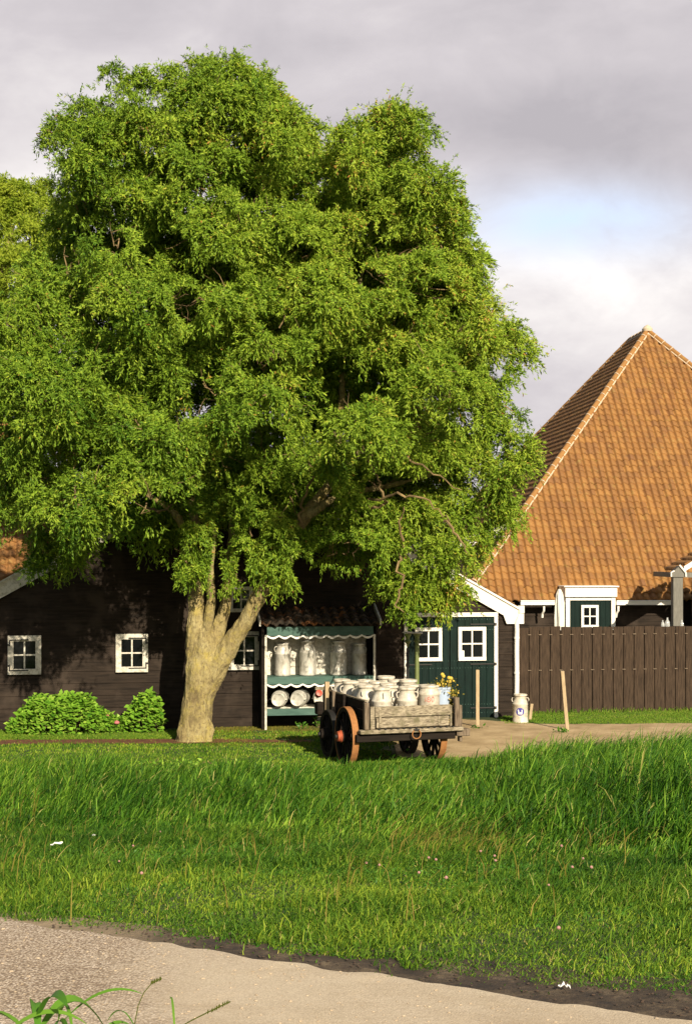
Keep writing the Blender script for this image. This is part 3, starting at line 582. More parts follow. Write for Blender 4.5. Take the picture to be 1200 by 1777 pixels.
# ------------------------------------------------------------------ farm cart
CX, CY, CA = .735, 24.35, R(18); cz0 = G(CX, CY)
cart = tag(empty('farm_cart', (CX, CY, cz0), CA), 'old weathered wooden farm cart with rusty iron-tyred wheels, loaded with milk cans', 'cart')
def wheel(r, x, y, hub='rust_red', spokes=12, tm='rust'):
    wr = empty('wheel', (x, y, r)); wr.parent = cart; wd = .055
    ty = MB(); n = 48; prof = [(r, -wd), (r, wd), (r - .016, wd), (r - .016, -wd)]; vs = []; fs = []
    def ring(prof, n=48):
        vs = []; fs = []; m = len(prof)
        for k in range(n):
            t = 2 * math.pi * k / n
            for (rr, xx) in prof: vs.append((xx, rr * math.cos(t), rr * math.sin(t)))
        for k in range(n):
            for j in range(m): fs.append((k * m + j, k * m + (j + 1) % m, ((k + 1) % n) * m + (j + 1) % m, ((k + 1) % n) * m + j))
        return vs, fs
    ty.add(*ring(prof)).build('tyre', tm, wr, smooth=True)
    MB().add(*ring([(r - .018, -wd + .006), (r - .018, wd - .006), (r - .085, wd - .01), (r - .085, -wd + .01)])).build('felloe', 'dark_wood', wr)
    for k in range(spokes):
        t = 2 * math.pi * k / spokes + .1; d = Vector((0, math.cos(t), math.sin(t))); MB().tube([d * .07, d * (r - .08)], [.032, .024], 6).build('spoke', 'dark_wood', wr)
    Rm = Matrix.Rotation(R(90), 4, 'Y')
    MB().lathe([(.10, -.10), (.115, -.06), (.115, .06), (.10, .10)], 16, Rm).build('hub', 'dark_wood', wr, smooth=True)
    MB().lathe([(.06, -.175), (.085, -.17), (.095, -.12), (.11, -.10), (.08, -.09)], 16, Rm).build('hub_band', hub, wr, smooth=True)
    MB().lathe([(.03, -.21), (.035, -.20), (.035, -.16)], 10, Rm).build('axle_pin', 'black_iron', wr)
    return wr
wheel(.5, -.76, 0); wheel(.5, .82, 0); wheel(.42, -.74, 1.05, 'dark_wood', 12, 'black_iron'); wheel(.42, .74, 1.05, 'dark_wood', 12, 'black_iron')  # rear tyres coloured dark in place of the shadow falling on them
BX0, BX1, BY0, BY1 = -.60, 1.02, -.58, 1.72; ZB = .64
MB().box(-.62, .70, -.07, .07, .44, .56).build('axle', 'dark_wood', cart); MB().box(-.62, .62, .98, 1.12, .36, .5).build('axle', 'dark_wood', cart)
MB().box(-.78, .98, BY0 - .02, BY0 + .10, .46, .58).build('bolster', 'dark_wood', cart, bevel=.01)
for x in (-.35, .55): MB().box(x - .06, x + .06, BY0 + .1, BY1, .54, .635).build('sill_beam', 'dark_wood', cart)
m_ = MB(); m_.box(-.74, 1.10, BY0 - .10, BY0 + .05, .60, .665); m_.build('tail_beam', 'old_plank', cart, bevel=.01)
fl = MB()
for i in range(8): x = BX0 + (BX1 - BX0) * i / 8; fl.box(x + .004, x + (BX1 - BX0) / 8 - .004, BY0 + .055, BY1, ZB - .0, ZB + .03)
fl.build('floor', 'dark_wood', cart)
t = MB(); t.box(BX0 + .16, BX1 - .16, BY0 - .035, BY0 - .005, .69, .85); t.box(BX0 + .14, BX1 - .14, BY0 - .04, BY0 - .004, .87, 1.045); t.box(BX0 + .16, BX1 - .16, BY0 - .003, BY0 + .008, .68, 1.0); t.build('tailboard', 'old_plank', cart, bevel=.008)
for bx in ((BX0 + .05, BX0 + .13, BY0 - .045, BY0 - .008, .67, 1.05), (BX0 + .20, BX0 + .24, BY0 - .05, BY0 - .036, .70, 1.02), (BX1 - .37, BX1 - .33, BY0 - .05, BY0 - .036, .70, .86), (BX1 - .15, BX1 - .115, BY0 - .05, BY0 - .01, .68, 1.03)): MB().box(*bx).build('batten', 'old_plank', cart, bevel=.006)
t = MB(); n = 26
for i in range(n):
    if i % 2: x = BX0 + .12 + (BX1 - BX0 - .2) * i / n; t.box(x, x + .032, BY0 - .11, BY0 - .06, .668, .685)
t.build('bolt_row', 'black_iron', cart)
for x, zt in ((BX0 - .02, 1.12), (BX1 - .03, 1.16)): MB().box(x - .035, x + .045, BY0 - .06, BY0 + .03, .67, zt).build('corner_post', 'old_post', cart, bevel=.008)
MB().box(BX1 + .05, BX1 + .10, BY0 + .02, BY0 + .12, .40, 1.02).build('corner_post', 'old_post', cart, bevel=.008)
MB().box(BX1 - .02, BX1 + .22, BY0 - .04, BY0 + .14, .50, .62).build('bolster_end', 'old_post', cart, bevel=.01)
for x in (BX0 - .01, BX1 - .02):
    s = MB()
    for k in range(3): s.box(x, x + .03, BY0 + .03, BY1, .68 + k * .15, .68 + k * .15 + .143)
    s.build('side_board', 'dark_wood', cart, bevel=.005); MB().box(x - .012, x + .042, BY0 + .03, BY1, 1.128, 1.15).build('side_rail', 'old_plank', cart)
MB().box(BX0, BX1, BY1 - .03, BY1, .68, 1.12).build('headboard', 'dark_wood', cart)
for y in (.5, 1.1, 1.62): MB().box(BX0 - .075, BX0 - .014, y - .04, y + .04, .58, 1.16).build('side_stake', 'dark_wood' if y < 1 else 'old_post', cart, bevel=.005)
MB().box(BX0 - .10, BX0 - .02, 1.42, 1.48, .62, 1.30).build('front_stake', 'stake_wood', cart)
MB().box(BX0 - .26, BX0 + .1, 1.50, 1.57, 1.15, 1.20).build('crossbar', 'old_plank', cart)
MB().box(BX0 - .22, BX0 - .09, 1.50, 1.70, .70, .93).build('toolbox', 'dark_wood', cart, bevel=.02); MB().box(BX0 - .20, BX0 - .09, 1.48, 1.58, .60, .67).build('bracket', 'old_plank', cart)
MB().lathe([(.001, -.05), (.05, -.045), (.065, 0), (.06, .05), (.001, .055)], 12, Matrix.Translation((BX0 - .22, 1.46, 1.08)) @ Matrix.Rotation(R(65), 4, 'X') @ Matrix.Diagonal((1, 1, 1.4, 1))).build('reflector', 'red_plastic', cart, smooth=True)
rg = MB(); rg.tube([((.24 + .075 * math.cos(a)), BY0 - .115, .575 + .075 * math.sin(a)) for a in [2 * math.pi * k / 20 for k in range(21)]], .010, 6, cap=False); rg.build('ring', 'rust', cart, smooth=True)
MB().box(.19, .29, BY0 - .125, BY0 - .10, .635, .66).build('ring_plate', 'black_iron', cart)
spots = [(-.26, -.36), (.19, -.38), (.60, -.34), (-.40, .04), (.02, .02), (.42, .05), (-.33, .43), (.10, .42), (.52, .45), (-.40, .84), (.04, .82), (.46, .85), (-.42, 1.25), (0, 1.23), (.42, 1.26)]
rowname = ['in the front row by the tailboard', 'in the second row behind the tailboard', 'in the third row', 'in the fourth row', 'in the rearmost row']; coln = ['left', 'middle', 'right']
cm = Matrix.Translation((CX, CY, cz0)) @ Matrix.Rotation(CA, 4, 'Z')
for k, (x, y) in enumerate(spots):
    if k > 3: x += random.uniform(-.035, .035); y += random.uniform(-.03, .03)
    p = cm @ Vector((x, y, ZB + .031)); lb = f'cream milk can on the cart, {coln[k % 3]} one {rowname[k // 3]}'
    if k == 2: lb = 'cream milk can with red painted figures at the right front of the cart'
    c = put_can(can_wide if k == 2 else can0, k in (0, 2), p, CA + R([8, -25, 15, 50, 80, -40, 10, 35, -60, 0, 20, 70, -10, 40, 5, 60, -20, 30][k]), lb, 'milk cans loaded on the cart', [.99, 1.0, 1.04, 1.03, 1.0, .98][k % 6] * random.uniform(1.02, 1.09))
    if k in (0, 1, 2): c.rotation_euler.z = R([100, 8, 0][k])
    if k < 2:   # wire plate holder on the belly
        pr = c if True else None; th = c.rotation_euler.z
        m_ = MB(); 
        for (a, b, c1, d1) in ((-.05, .05, .36, .37), (-.05, .05, .27, .28), (-.05, -.04, .28, .36), (.04, .05, .28, .36)): m_.box(a, b, -.178, -.168, c1, d1)
        mo = m_.build('plate_holder', 'milk_can', c); mo.rotation_euler.z = -th
    if k == 2:
        def digit(ch, x0):
            def f(s, z):
                s -= x0
                if ch == '1': return abs(s) < .006 and abs(z) < .037
                if ch == '8': return abs(math.hypot(s, (z - .018)) - .017) < .0055 or abs(math.hypot(s, (z + .019)) - .020) < .0055
                if ch == '0': return abs(math.hypot(s, z * .55) - .019) < .0055
            return f
        ds = [digit('1', -.062), digit('8', -.012), digit('0', .048)]
        cyl_cells(lambda s, z: any(d(s, z) for d in ds), .1665, .415, .09, .004, 'red_paint', c, 'painted_number', .0025)
tub = tag(empty('flower_tub', cm @ Vector((.86, -.30, ZB + .031)), CA), 'pale blue-rimmed tub of drooping yellow flowers at the right front corner of the cart', 'flower tub')
MB().lathe([(.09, 0), (.11, .02), (.135, .60), (.145, .61), (.145, .64), (.13, .645), (.12, .6)], 18).build('tub', 'tub_blue', tub, smooth=True)

# ------------------------------------------------------------------ free-standing milk can, stakes, pump
p = on_ground(902, 1254); hc = copy_tree(can0); hc.location = (*p[:2], p[2] - .01); hc.rotation_euler = (0, 0, R(-8)); hc.scale = (.98, .98, .93); del hc['group']; tag(hc, 'white milk can with a round blue emblem, on the grass by the downpipe', 'milk can')
for ch in list(hc.children):
    if ch.name.startswith('plate_holder'): bpy.data.objects.remove(ch)
cyl_cells(lambda s, z: math.hypot(s, z) < .086, .1665, .27, .10, .004, 'blue_paint', hc, 'emblem', .003)
def emb(s, z):
    r = math.hypot(s, z)
    return (r < .058 and ((abs(s + .026 + z * .25) < .012 and -.02 < z < .04) or (abs(s - .032) < .009 and -.02 < z < .036) or (-.046 < z < -.022 and abs(s) < .036) or (abs(z + .012) < .005 and abs(s) < .04)))
cyl_cells(lambda s, z: emb(s * .84, z * .84), .1665, .27, .10, .004, 'white_paint', hc, 'emblem_mark', .005)
def stake(px, pyb, pyt, pxt, w, label):
    p = on_ground(px, pyb); k = F / p[1]; h = (pyb - pyt) / k + .05; tx = (pxt - px) / k
    m_ = MB(); m_.add([(-w, -w * .6, -.05), (w, -w * .6, -.05), (w, w * .6, -.05), (-w, w * .6, -.05), (tx - w, -w * .6, h - .05), (tx + w, -w * .6, h - .05), (tx + w, w * .6, h - .04), (tx - w, w * .6, h - .04)], [(0, 3, 2, 1), (4, 5, 6, 7), (0, 1, 5, 4), (1, 2, 6, 5), (2, 3, 7, 6), (3, 0, 4, 7)])
    o = m_.build('wooden_stake', 'stake_wood', bevel=.004); o.location = p; tag(o, label, 'stake')
stake(828, 1262, 1163, 828, .034, 'upright bare wooden stake in the sand in front of the green doors')
stake(984, 1268, 1165, 975, .034, 'leaning pale wooden stake at the sand edge in front of the fence')
stake(918, 1250, 1222, 922, .03, 'short pale wooden peg in the grass beside the emblem milk can')
def pump_post(px, pyt, Y, label, spout):
    x, _, zt = at(px, pyt, Y); g0 = G(x, Y); r = tag(empty('iron_post', (x, Y, g0)), label, 'iron post'); h = zt - g0
    if not spout:
        MB().lathe([(.055, -.02), (.05, .1), (.042, h - .16), (.07, h - .15), (.07, h - .13), (.042, h - .12), (.05, h - .05), (.075, h - .02), (.075, h)], 10).build('shaft', 'pump_green', r, smooth=True)
    else:
        MB().lathe([(.028, -.02), (.028, h - .3)], 8).build('shaft', 'black_iron', r, smooth=True)
        MB().lathe([(.012, h - .3), (.03, h - .22), (.075, h - .17), (.075, h - .155), (.04, h - .13), (.045, h - .08), (.07, h - .04), (.07, h - .01)], 10).build('finial', 'pump_green', r, smooth=True)
    MB().lathe([(.11, h + .004), (.115, h + .012), (.11, h + .03), (.0, h + .03)], 16).build('plate', 'old_white', r, smooth=True)
pump_post(723, 1100, 28.6, 'green iron post with a flat round top plate, in front of the left door', False)
pump_post(707, 1099, 29.3, 'dark thin post with green finial and flat plate, at the left door jamb', True)

# ------------------------------------------------------------------ foliage machinery
SUNV = np.array(sd)
def kites(base, d, L, Wd, side=None, fold=0):
    """leaf-shaped faces: base (n,3), direction (n,3), length, width"""
    n = len(base); d = d / np.linalg.norm(d, axis=1, keepdims=True)
    r = rng.normal(size=(n, 3)) if side is None else side
    s = np.cross(d, r); s /= np.linalg.norm(s, axis=1, keepdims=True) + 1e-9; nn = np.cross(s, d)
    L = L[:, None]; Wd = Wd[:, None]; a = base; b = base + d * L * .42 + s * Wd * .5 + nn * L * fold; c = base + d * L; e_ = base + d * L * .42 - s * Wd * .5 + nn * L * fold
    V = np.stack([a, b, c, e_], 1).reshape(-1, 3); I = np.arange(n)[:, None] * 4 + np.arange(4)[None]; return V, I
def blades(name, P, h, w, lean, bend, mat, tint, kind='stuff'):
    n = len(P); a = rng.normal(0, .9, n); sx = np.stack([np.cos(a) , np.sin(a) * .5, np.zeros(n)], 1) * w[:, None] / 2
    up = np.zeros((n, 3)); up[:, 2] = 1; l = lean
    m1 = P + up * h[:, None] * .5 + l * (h * .5)[:, None] * .35; tip = P + up * (h * (1 - bend * .45))[:, None] + l * h[:, None] * (.5 + bend[:, None] * .7)
    m2 = P + up * (h * .82 * (1 - bend * .15))[:, None] + l * (h * .82)[:, None] * (.45 + .25 * bend[:, None])
    V = np.stack([P - sx, P + sx, m1 + sx * .9, m1 - sx * .9, m2 + sx * .6, m2 - sx * .6, tip], 1).reshape(-1, 3); b = np.arange(n)[:, None] * 7
    F4 = np.concatenate([b + np.array([[0, 1, 2, 3]]), b + np.array([[3, 2, 4, 5]])]); F3 = b + np.array([[5, 4, 6]])
    return tag(np_mesh(name, V, [F4, F3], mat, np.repeat(tint, 7)), kind=kind)
def scatter(n, y0, y1, pw=1.0, margin=1.0, xr=None):
    u = rng.uniform(0, 1, n); Y = (y0 ** pw + u * (y1 ** pw - y0 ** pw)) ** (1 / pw); hw = .245 * Y + margin
    X = rng.uniform(-1, 1, n) * hw if xr is None else rng.uniform(xr[0], xr[1], n); return X, Y
def fnoise(X, Y, s, seed=0):
    k = np.random.default_rng(seed); v = np.zeros(len(X))
    for i in range(7): a, b, c = k.normal(size=3); v += np.sin((a * X + b * Y) * s * (1 + .35 * i) + c * 9) / (1 + .25 * i)
    return v / 3
# ------------------------------------------------------------------ the willow
TY = 27.4
tree = tag(empty('willow_tree', on_ground(340, 1287)), 'huge bright green willow with thick forked lichen-covered trunk, in front of the barn', 'tree')
T0 = Vector(tree.location)
def tp(px, py, dy=0): p = at(px, py, TY + dy); return Vector(p) - T0
tr = MB(); k_ = TY / F
def limb(pts, n=12, sub=4, wig=.03):
    P = []; Rr = []
    for i in range(len(pts) - 1):
        for j in range(sub):
            t = j / sub; a, b = pts[i], pts[i + 1]; pa = pts[max(i - 1, 0)]; pb = pts[min(i + 2, len(pts) - 1)]
            A, B, C, D = (tp(*q[:2], q[3]) for q in (pa, a, b, pb)); v = .5 * ((2 * B) + (C - A) * t + (2 * A - 5 * B + 4 * C - D) * t * t + (3 * B - A - 3 * C + D) * t ** 3)
            v += Vector([mnoise.noise(v * 1.7 + Vector((k, 0, 5))) for k in (0, 10, 20)]) * wig * (1 if i + j else 0); P.append(v); Rr.append((a[2] * (1 - t) + b[2] * t) * k_ * .47)
    P.append(tp(*pts[-1][:2], pts[-1][3])); Rr.append(pts[-1][2] * k_ * .47); tr.tube(P, Rr, n); return P, Rr
limb([(337, 1298, 78, 0), (338, 1281, 66, 0), (340, 1252, 58, 0), (346, 1198, 57, 0), (352, 1158, 60, 0), (356, 1122, 52, 0), (358, 1095, 34, 0)], 20)
limb([(346, 1190, 40, 0), (339, 1115, 37, 0), (340, 1063, 30, .05), (341, 1020, 26, .1), (342, 960, 21, .2), (325, 820, 15, .6), (290, 700, 12, .9), (250, 560, 9, 1.0), (215, 400, 7, .9), (180, 300, 4, .7)])
limb([(358, 1170, 36, .05), (374, 1110, 30, .1), (390, 1058, 23, .18), (398, 1000, 18, .3), (404, 920, 16, .4), (416, 760, 14, .9), (400, 600, 11, 1.0), (390, 420, 8, .9), (380, 260, 5, .8)])
limb([(350, 1225, 34, 0), (370, 1170, 44, -.03), (399, 1118, 36, -.1), (434, 1062, 30, -.2), (458, 1016, 27, -.25), (482, 975, 25, -.3), (522, 910, 22, -.3), (580, 830, 18, .1), (660, 740, 12, .4), (720, 600, 8, .5), (740, 420, 5, .4)])
limb([(520, 905, 20, -.3), (590, 860, 13, -.5), (690, 840, 9, -.6), (790, 810, 5, -.8)]); limb([(580, 830, 17, -.2), (590, 720, 14, .1), (600, 600, 11, .3), (640, 420, 8, .3), (670, 280, 5, .2)])
limb([(338, 1000, 20, .1), (310, 900, 11, .2), (230, 840, 8, .3), (130, 770, 5, .3)]); limb([(356, 1150, 24, -.08), (362, 1085, 19, -.1), (366, 1040, 15, -.12), (366, 1000, 12, -.15), (374, 920, 8, -.1)])
limb([(420, 760, 12, .5), (500, 640, 9, -.4), (560, 520, 6, -1)]); limb([(300, 720, 9, .9), (180, 640, 6, .7), (80, 560, 4, .5)])
for ax, ay in ((318, 1290), (362, 1288), (338, 1294)): tr.tube([tp(345, 1230), tp(ax, ay - 18, -.15), tp(ax, ay + 4, -.22)], [.17, .13, .08], 10)
me = bpy.data.meshes.new('t'); me.from_pydata(tr.v, [], tr.f); me.materials.append(M['bark']); tmp = bpy.data.objects.new('t', me); COL.objects.link(tmp)
rm = tmp.modifiers.new('r', 'REMESH'); rm.mode = 'VOXEL'; rm.voxel_size = .019; smo = tmp.modifiers.new('s', 'SMOOTH'); smo.factor = .6; smo.iterations = 3
dg = bpy.context.evaluated_depsgraph_get(); me2 = bpy.data.meshes.new_from_object(tmp.evaluated_get(dg)); bpy.data.objects.remove(tmp)
nv = len(me2.vertices); C = np.empty(nv * 3, np.float32); me2.vertices.foreach_get('co', C); C = C.reshape(-1, 3); Nn = np.empty(nv * 3, np.float32); me2.vertices.foreach_get('normal', Nn); Nn = Nn.reshape(-1, 3)
dsp = np.array([mnoise.noise(Vector((c[0] * 4.5, c[1] * 4.5, c[2] * 1.6))) * .03 + mnoise.noise(Vector((c[0] * 13, c[1] * 13, c[2] * 4.5))) * .020 + mnoise.noise(Vector((c[0] * 32, c[1] * 32, c[2] * 14))) * .010 for c in C.tolist()])
C = C + Nn * dsp[:, None]; me2.vertices.foreach_set('co', C.astype(np.float32).ravel()); me2.polygons.foreach_set('use_smooth', [True] * len(me2.polygons)); me2.name = 'trunk'; me2.materials.clear(); me2.materials.append(M['bark'])
trunk = bpy.data.objects.new('trunk', me2); COL.objects.link(trunk); trunk.parent = tree
VOIDS = [(392, 925, 14, 24), (420, 985, 14, 30), (375, 990, 12, 40), (520, 985, 18, 20), (440, 925, 18, 14), (345, 900, 18, 14), (300, 940, 24, 30), (455, 880, 20, 10), (300, 425, 40, 24), (200, 415, 30, 18), (430, 335, 26, 22), (385, 470, 34, 22), (325, 530, 38, 30), (520, 440, 34, 20), (590, 640, 42, 34), (600, 690, 34, 24), (705, 425, 44, 18), (800, 540, 30, 18), (480, 560, 34, 20), (350, 690, 30, 34), (280, 885, 75, 40), (525, 865, 80, 36),
 (700, 850, 40, 22), (640, 480, 34, 18), (660, 850, 44, 24), (180, 560, 34, 18), (100, 440, 22, 16), (250, 700, 34, 20), (560, 345, 18, 26), (760, 500, 24, 14), (440, 640, 34, 18), (810, 620, 24, 24), (860, 640, 18, 26), (800, 720, 30, 18), (740, 840, 40, 18), (150, 360, 24, 14), (460, 760, 44, 22), (700, 560, 34, 16), (600, 960, 70, 20), (400, 800, 34, 24)]
VO = np.array(VOIDS, float)
def voids(Pw, tag_):           # hollows between the leaf masses: true inside one
    px = 600 + Pw[:, 0] / Pw[:, 1] * F; py = HZ - (Pw[:, 2] - CZ) / Pw[:, 1] * F; ins = np.zeros(len(Pw), bool); jit = 1 + rng.normal(0, .14, len(Pw)) + .55 * (np.sin(Pw[:, 0] * 5.1 + 1.3 * np.sin(Pw[:, 2] * 4.3)) * np.sin(Pw[:, 2] * 6.2 + 1.1 * np.sin(Pw[:, 0] * 3.7 + Pw[:, 1] * 2)))
    for (a, b, c, d_) in VOIDS: ins |= (((px - a) / (c * .80)) ** 2 + ((py - b) / (d_ * 1.05)) ** 2 < jit)
    return ins & (Pw[:, 1] < TY + .15)
GAP_P = np.array([-8.35, 35.3, 3.62]); GAP_D = np.array(sd)      # a gap in the crown through which the sun reaches the roof behind
LOBES = [(270, 235, 120, 85), (400, 200, 90, 88), (155, 265, 72, 55), (330, 320, 130, 90), (468, 250, 58, 85), (100, 228, 34, 24), (232, 150, 46, 30), (300, 150, 40, 30), (395, 130, 42, 24), (440, 145, 38, 34), (455, 175, 48, 50), (350, 150, 50, 40), (480, 215, 45, 45), (205, 135, 30, 18), (610, 262, 52, 48), (640, 225, 40, 36), (720, 225, 34, 36), (500, 240, 50, 50), (180, 215, 60, 45), (80, 235, 30, 24),
 (684, 232, 50, 52), (640, 300, 78, 68), (735, 320, 56, 55), (690, 395, 120, 75), (780, 420, 55, 58), (560, 325, 62, 58), (520, 270, 40, 45),
 (210, 350, 90, 55), (130, 330, 45, 50), (210, 440, 80, 50), (115, 500, 95, 65), (420, 410, 120, 80), (545, 430, 95, 65), (560, 520, 110, 62), (690, 500, 110, 68), (790, 500, 58, 55), (40, 570, 100, 80), (250, 530, 100, 62), (380, 530, 90, 60), (480, 600, 90, 65),
 (640, 600, 70, 42), (760, 600, 95, 72), (880, 600, 44, 36), (905, 592, 30, 20), (850, 560, 40, 40), (860, 690, 50, 68), (760, 680, 90, 55), (70, 690, 105, 80), (200, 640, 90, 60), (320, 650, 90, 62), (430, 700, 95, 62), (520, 690, 42, 50), (620, 745, 85, 50), (720, 760, 80, 60), (820, 790, 80, 70), (880, 800, 46, 60),
 (60, 800, 70, 60), (150, 790, 80, 58), (250, 745, 80, 55), (340, 770, 70, 45), (470, 790, 70, 42), (130, 870, 90, 50), (95, 930, 58, 48), (70, 975, 34, 24), (560, 800, 60, 32), (350, 930, 32, 48), (340, 985, 20, 26), (410, 862, 50, 28), (480, 900, 44, 34), (490, 965, 42, 38), (440, 945, 35, 40), (610, 890, 70, 45), (630, 945, 62, 30), (600, 830, 60, 40),
 (740, 880, 70, 42), (820, 880, 66, 42), (880, 870, 42, 40), (790, 950, 62, 42), (725, 970, 50, 45), (755, 1020, 52, 34), (720, 1045, 30, 20), (830, 930, 34, 30), (660, 850, 60, 40), (390, 985, 16, 20), (250, 860, 50, 30), (20, 650, 70, 80), (10, 740, 60, 50), (50, 830, 50, 30), (12, 865, 50, 40), (28, 800, 50, 40), (130, 680, 60, 40), (120, 610, 60, 40), (490, 930, 44, 38), (414, 985, 13, 26), (435, 900, 26, 24), (340, 950, 34, 44), (460, 960, 46, 42), (335, 1005, 20, 22), (650, 930, 60, 45), (690, 900, 60, 50), (560, 930, 40, 26), (700, 1000, 44, 44), (770, 1010, 48, 34), (590, 960, 40, 22), (735, 1040, 40, 20), (45, 900, 50, 40), (160, 900, 60, 40), (120, 960, 44, 34), (280, 830, 60, 36), (240, 800, 60, 40)]
CC = (440, 590); CA_, CB_ = 520, 500
leafV, leafI, leafT, twg = [], [], [], MB(); lrng = random.Random(11)
def grow(cx, cy, rx, ry, depth, dens, Lmul, base_i, kk=1.0):
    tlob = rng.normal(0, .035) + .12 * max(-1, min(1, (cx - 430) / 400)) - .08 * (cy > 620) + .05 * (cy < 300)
    c = np.array(at(cx, cy, depth)) - np.array(T0); s = depth / F; rad = np.array([rx * s, (rx + ry) * .5 * s * kk, ry * s]); area = 4 * math.pi * (rad.mean() ** 2)
    nc = max(4, int(area * 2.7)); dirs = rng.normal(size=(nc, 3)); dirs /= np.linalg.norm(dirs, axis=1, keepdims=True)
    dirs[:, 1] -= .3; dirs[:, 2] += .15; dirs /= np.linalg.norm(dirs, axis=1, keepdims=True)
    cen = c + dirs * rad * rng.uniform(.55, .98, (nc, 1))
    for q in range(nc):
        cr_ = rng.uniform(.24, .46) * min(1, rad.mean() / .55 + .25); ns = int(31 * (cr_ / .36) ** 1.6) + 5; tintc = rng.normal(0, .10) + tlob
        sdir = rng.normal(size=(ns, 3)) + dirs[q] * .55 + np.array([.22, -.2, .45]); sdir /= np.linalg.norm(sdir, axis=1, keepdims=True)
        sq = np.array([1.0, 1.0, 1.0]); Ls = rng.uniform(.6, 1.2, ns) * cr_; nl = int(20 * dens)
        long_ = rng.random(ns) < .08; Ls[long_] *= 1.5
        t = rng.uniform(.15, 1, (ns, nl, 1)) ** .7; curl = np.sin(t * 7 + rng.uniform(0, 6, (ns, 1, 1))) * .03 * rng.normal(size=(ns, 1, 3))
        P = cen[q] + (sdir * sq)[:, None] * t * Ls[:, None, None] + curl; P[..., 2] -= (t[..., 0] ** 2.5) * .20
        P = P.reshape(-1, 3); D_ = np.repeat(sdir[:, None], nl, 1).reshape(-1, 3) * .7 + rng.normal(size=P.shape) * .5; D_[:, 2] -= .45; D_[:, 0] += .12
        pw_ = P + np.array(T0); rel = pw_ - GAP_P; tt_ = rel @ GAP_D; keep = np.linalg.norm(rel - tt_[:, None] * GAP_D, axis=1) > .55 + .12 * rng.random(len(P))
        if T0[1] < 40: keep &= ~voids(pw_, 0)
        P, D_ = P[keep], D_[keep]
        out_ = P - cen[q]; out_ /= np.linalg.norm(out_, axis=1, keepdims=True) + 1e-6; rs_ = out_ * .7 + dirs[q] * .35 + SUNV * .45 + rng.normal(size=P.shape) * .55
        V, I = kites(P, D_, rng.uniform(.05, .10, len(P)) * Lmul, rng.uniform(.015, .027, len(P)) * Lmul, side=rs_, fold=.06)
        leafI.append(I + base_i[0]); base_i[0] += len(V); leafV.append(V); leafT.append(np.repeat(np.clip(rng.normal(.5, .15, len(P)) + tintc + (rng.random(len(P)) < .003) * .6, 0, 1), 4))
        if q % 2 == 0:
            a = Vector(cen[q] - dirs[q] * rad * .5); b = Vector(cen[q]); e_ = Vector(cen[q] + sdir[0] * Ls[0]); mid = (a + b) / 2 + Vector(rng.normal(size=3)) * .07
            twg.tube([a, (a + mid) / 2 + Vector(rng.normal(size=3)) * .04, mid, b, (b + e_) / 2 + Vector(rng.normal(size=3)) * .04, e_], [.016, .014, .011, .008, .006, .003], 4, cap=False)
bi = [0]
for k, (cx, cy, rx, ry) in enumerate(LOBES):
    rho = min(1, math.hypot((cx - CC[0]) / CA_, (cy - CC[1]) / CB_)); fr_ = 3.1 * math.sqrt(max(0, 1 - rho * rho)); dz = fr_ * lrng.uniform(0, 1.15) + .2
    if cx < 360 and 640 < cy < 900: dz = lrng.uniform(1.8, 3.9)
    elif cy > 840: dz = min(dz, lrng.uniform(.3, .9) if cx > 300 else 1.5)
    if cy > 870 and 310 < cx < 530: dz = .35 + lrng.uniform(0, .4)
    grow(cx, cy, rx, ry, TY - dz, 1.0, 1.0, bi)
    f_ = .90 if cy < 840 else 1.0; rx *= f_; ry *= f_ * .97
    if cy < 840 and rho < .93 and not (cx < 220 and cy > 560):          # the far side of the crown
        back = .5 * fr_ + .3
        if cy > 640: back = min(back, .9)
        cen_ = (cx * .92 + CC[0] * .08, cy * .96 + CC[1] * .04); grow(cen_[0], cen_[1], rx * .92, ry * .9, TY + back, .62, 1.25, bi)
for k in range(84):       # the shaded inner foliage in front of the barn roof and behind the gaps
    cx = lrng.uniform(60, 780); cy = lrng.uniform(560, 880) if k % 2 else lrng.uniform(330, 640)
    if math.hypot((cx - CC[0]) / 400, (cy - CC[1]) / 380) > 1 or (cx < 200 and cy > 760): continue
    grow(cx, cy, 75, 55, TY + lrng.uniform(.5, 1.3), .6, 1.5, bi)
for (cx, cy, rx, ry) in [(590, 650, 70, 50), (610, 700, 60, 50), (540, 640, 50, 50), (130, 680, 70, 50), (90, 720, 60, 40), (160, 700, 60, 40), (110, 640, 60, 40), (200, 880, 70, 34), (270, 862, 60, 34), (330, 850, 60, 40), (250, 905, 60, 30), (560, 880, 70, 50), (640, 870, 70, 60), (480, 860, 60, 50), (400, 850, 60, 50), (620, 940, 60, 36), (700, 930, 50, 40), (320, 900, 50, 30), (150, 830, 60, 50)]:
    grow(cx, cy, rx, ry, TY + lrng.uniform(.7, 1.1), .6, 1.4, bi)
crown = np_mesh('crown', np.concatenate(leafV), [np.concatenate(leafI)], 'willow_leaf', np.concatenate(leafT), tree)
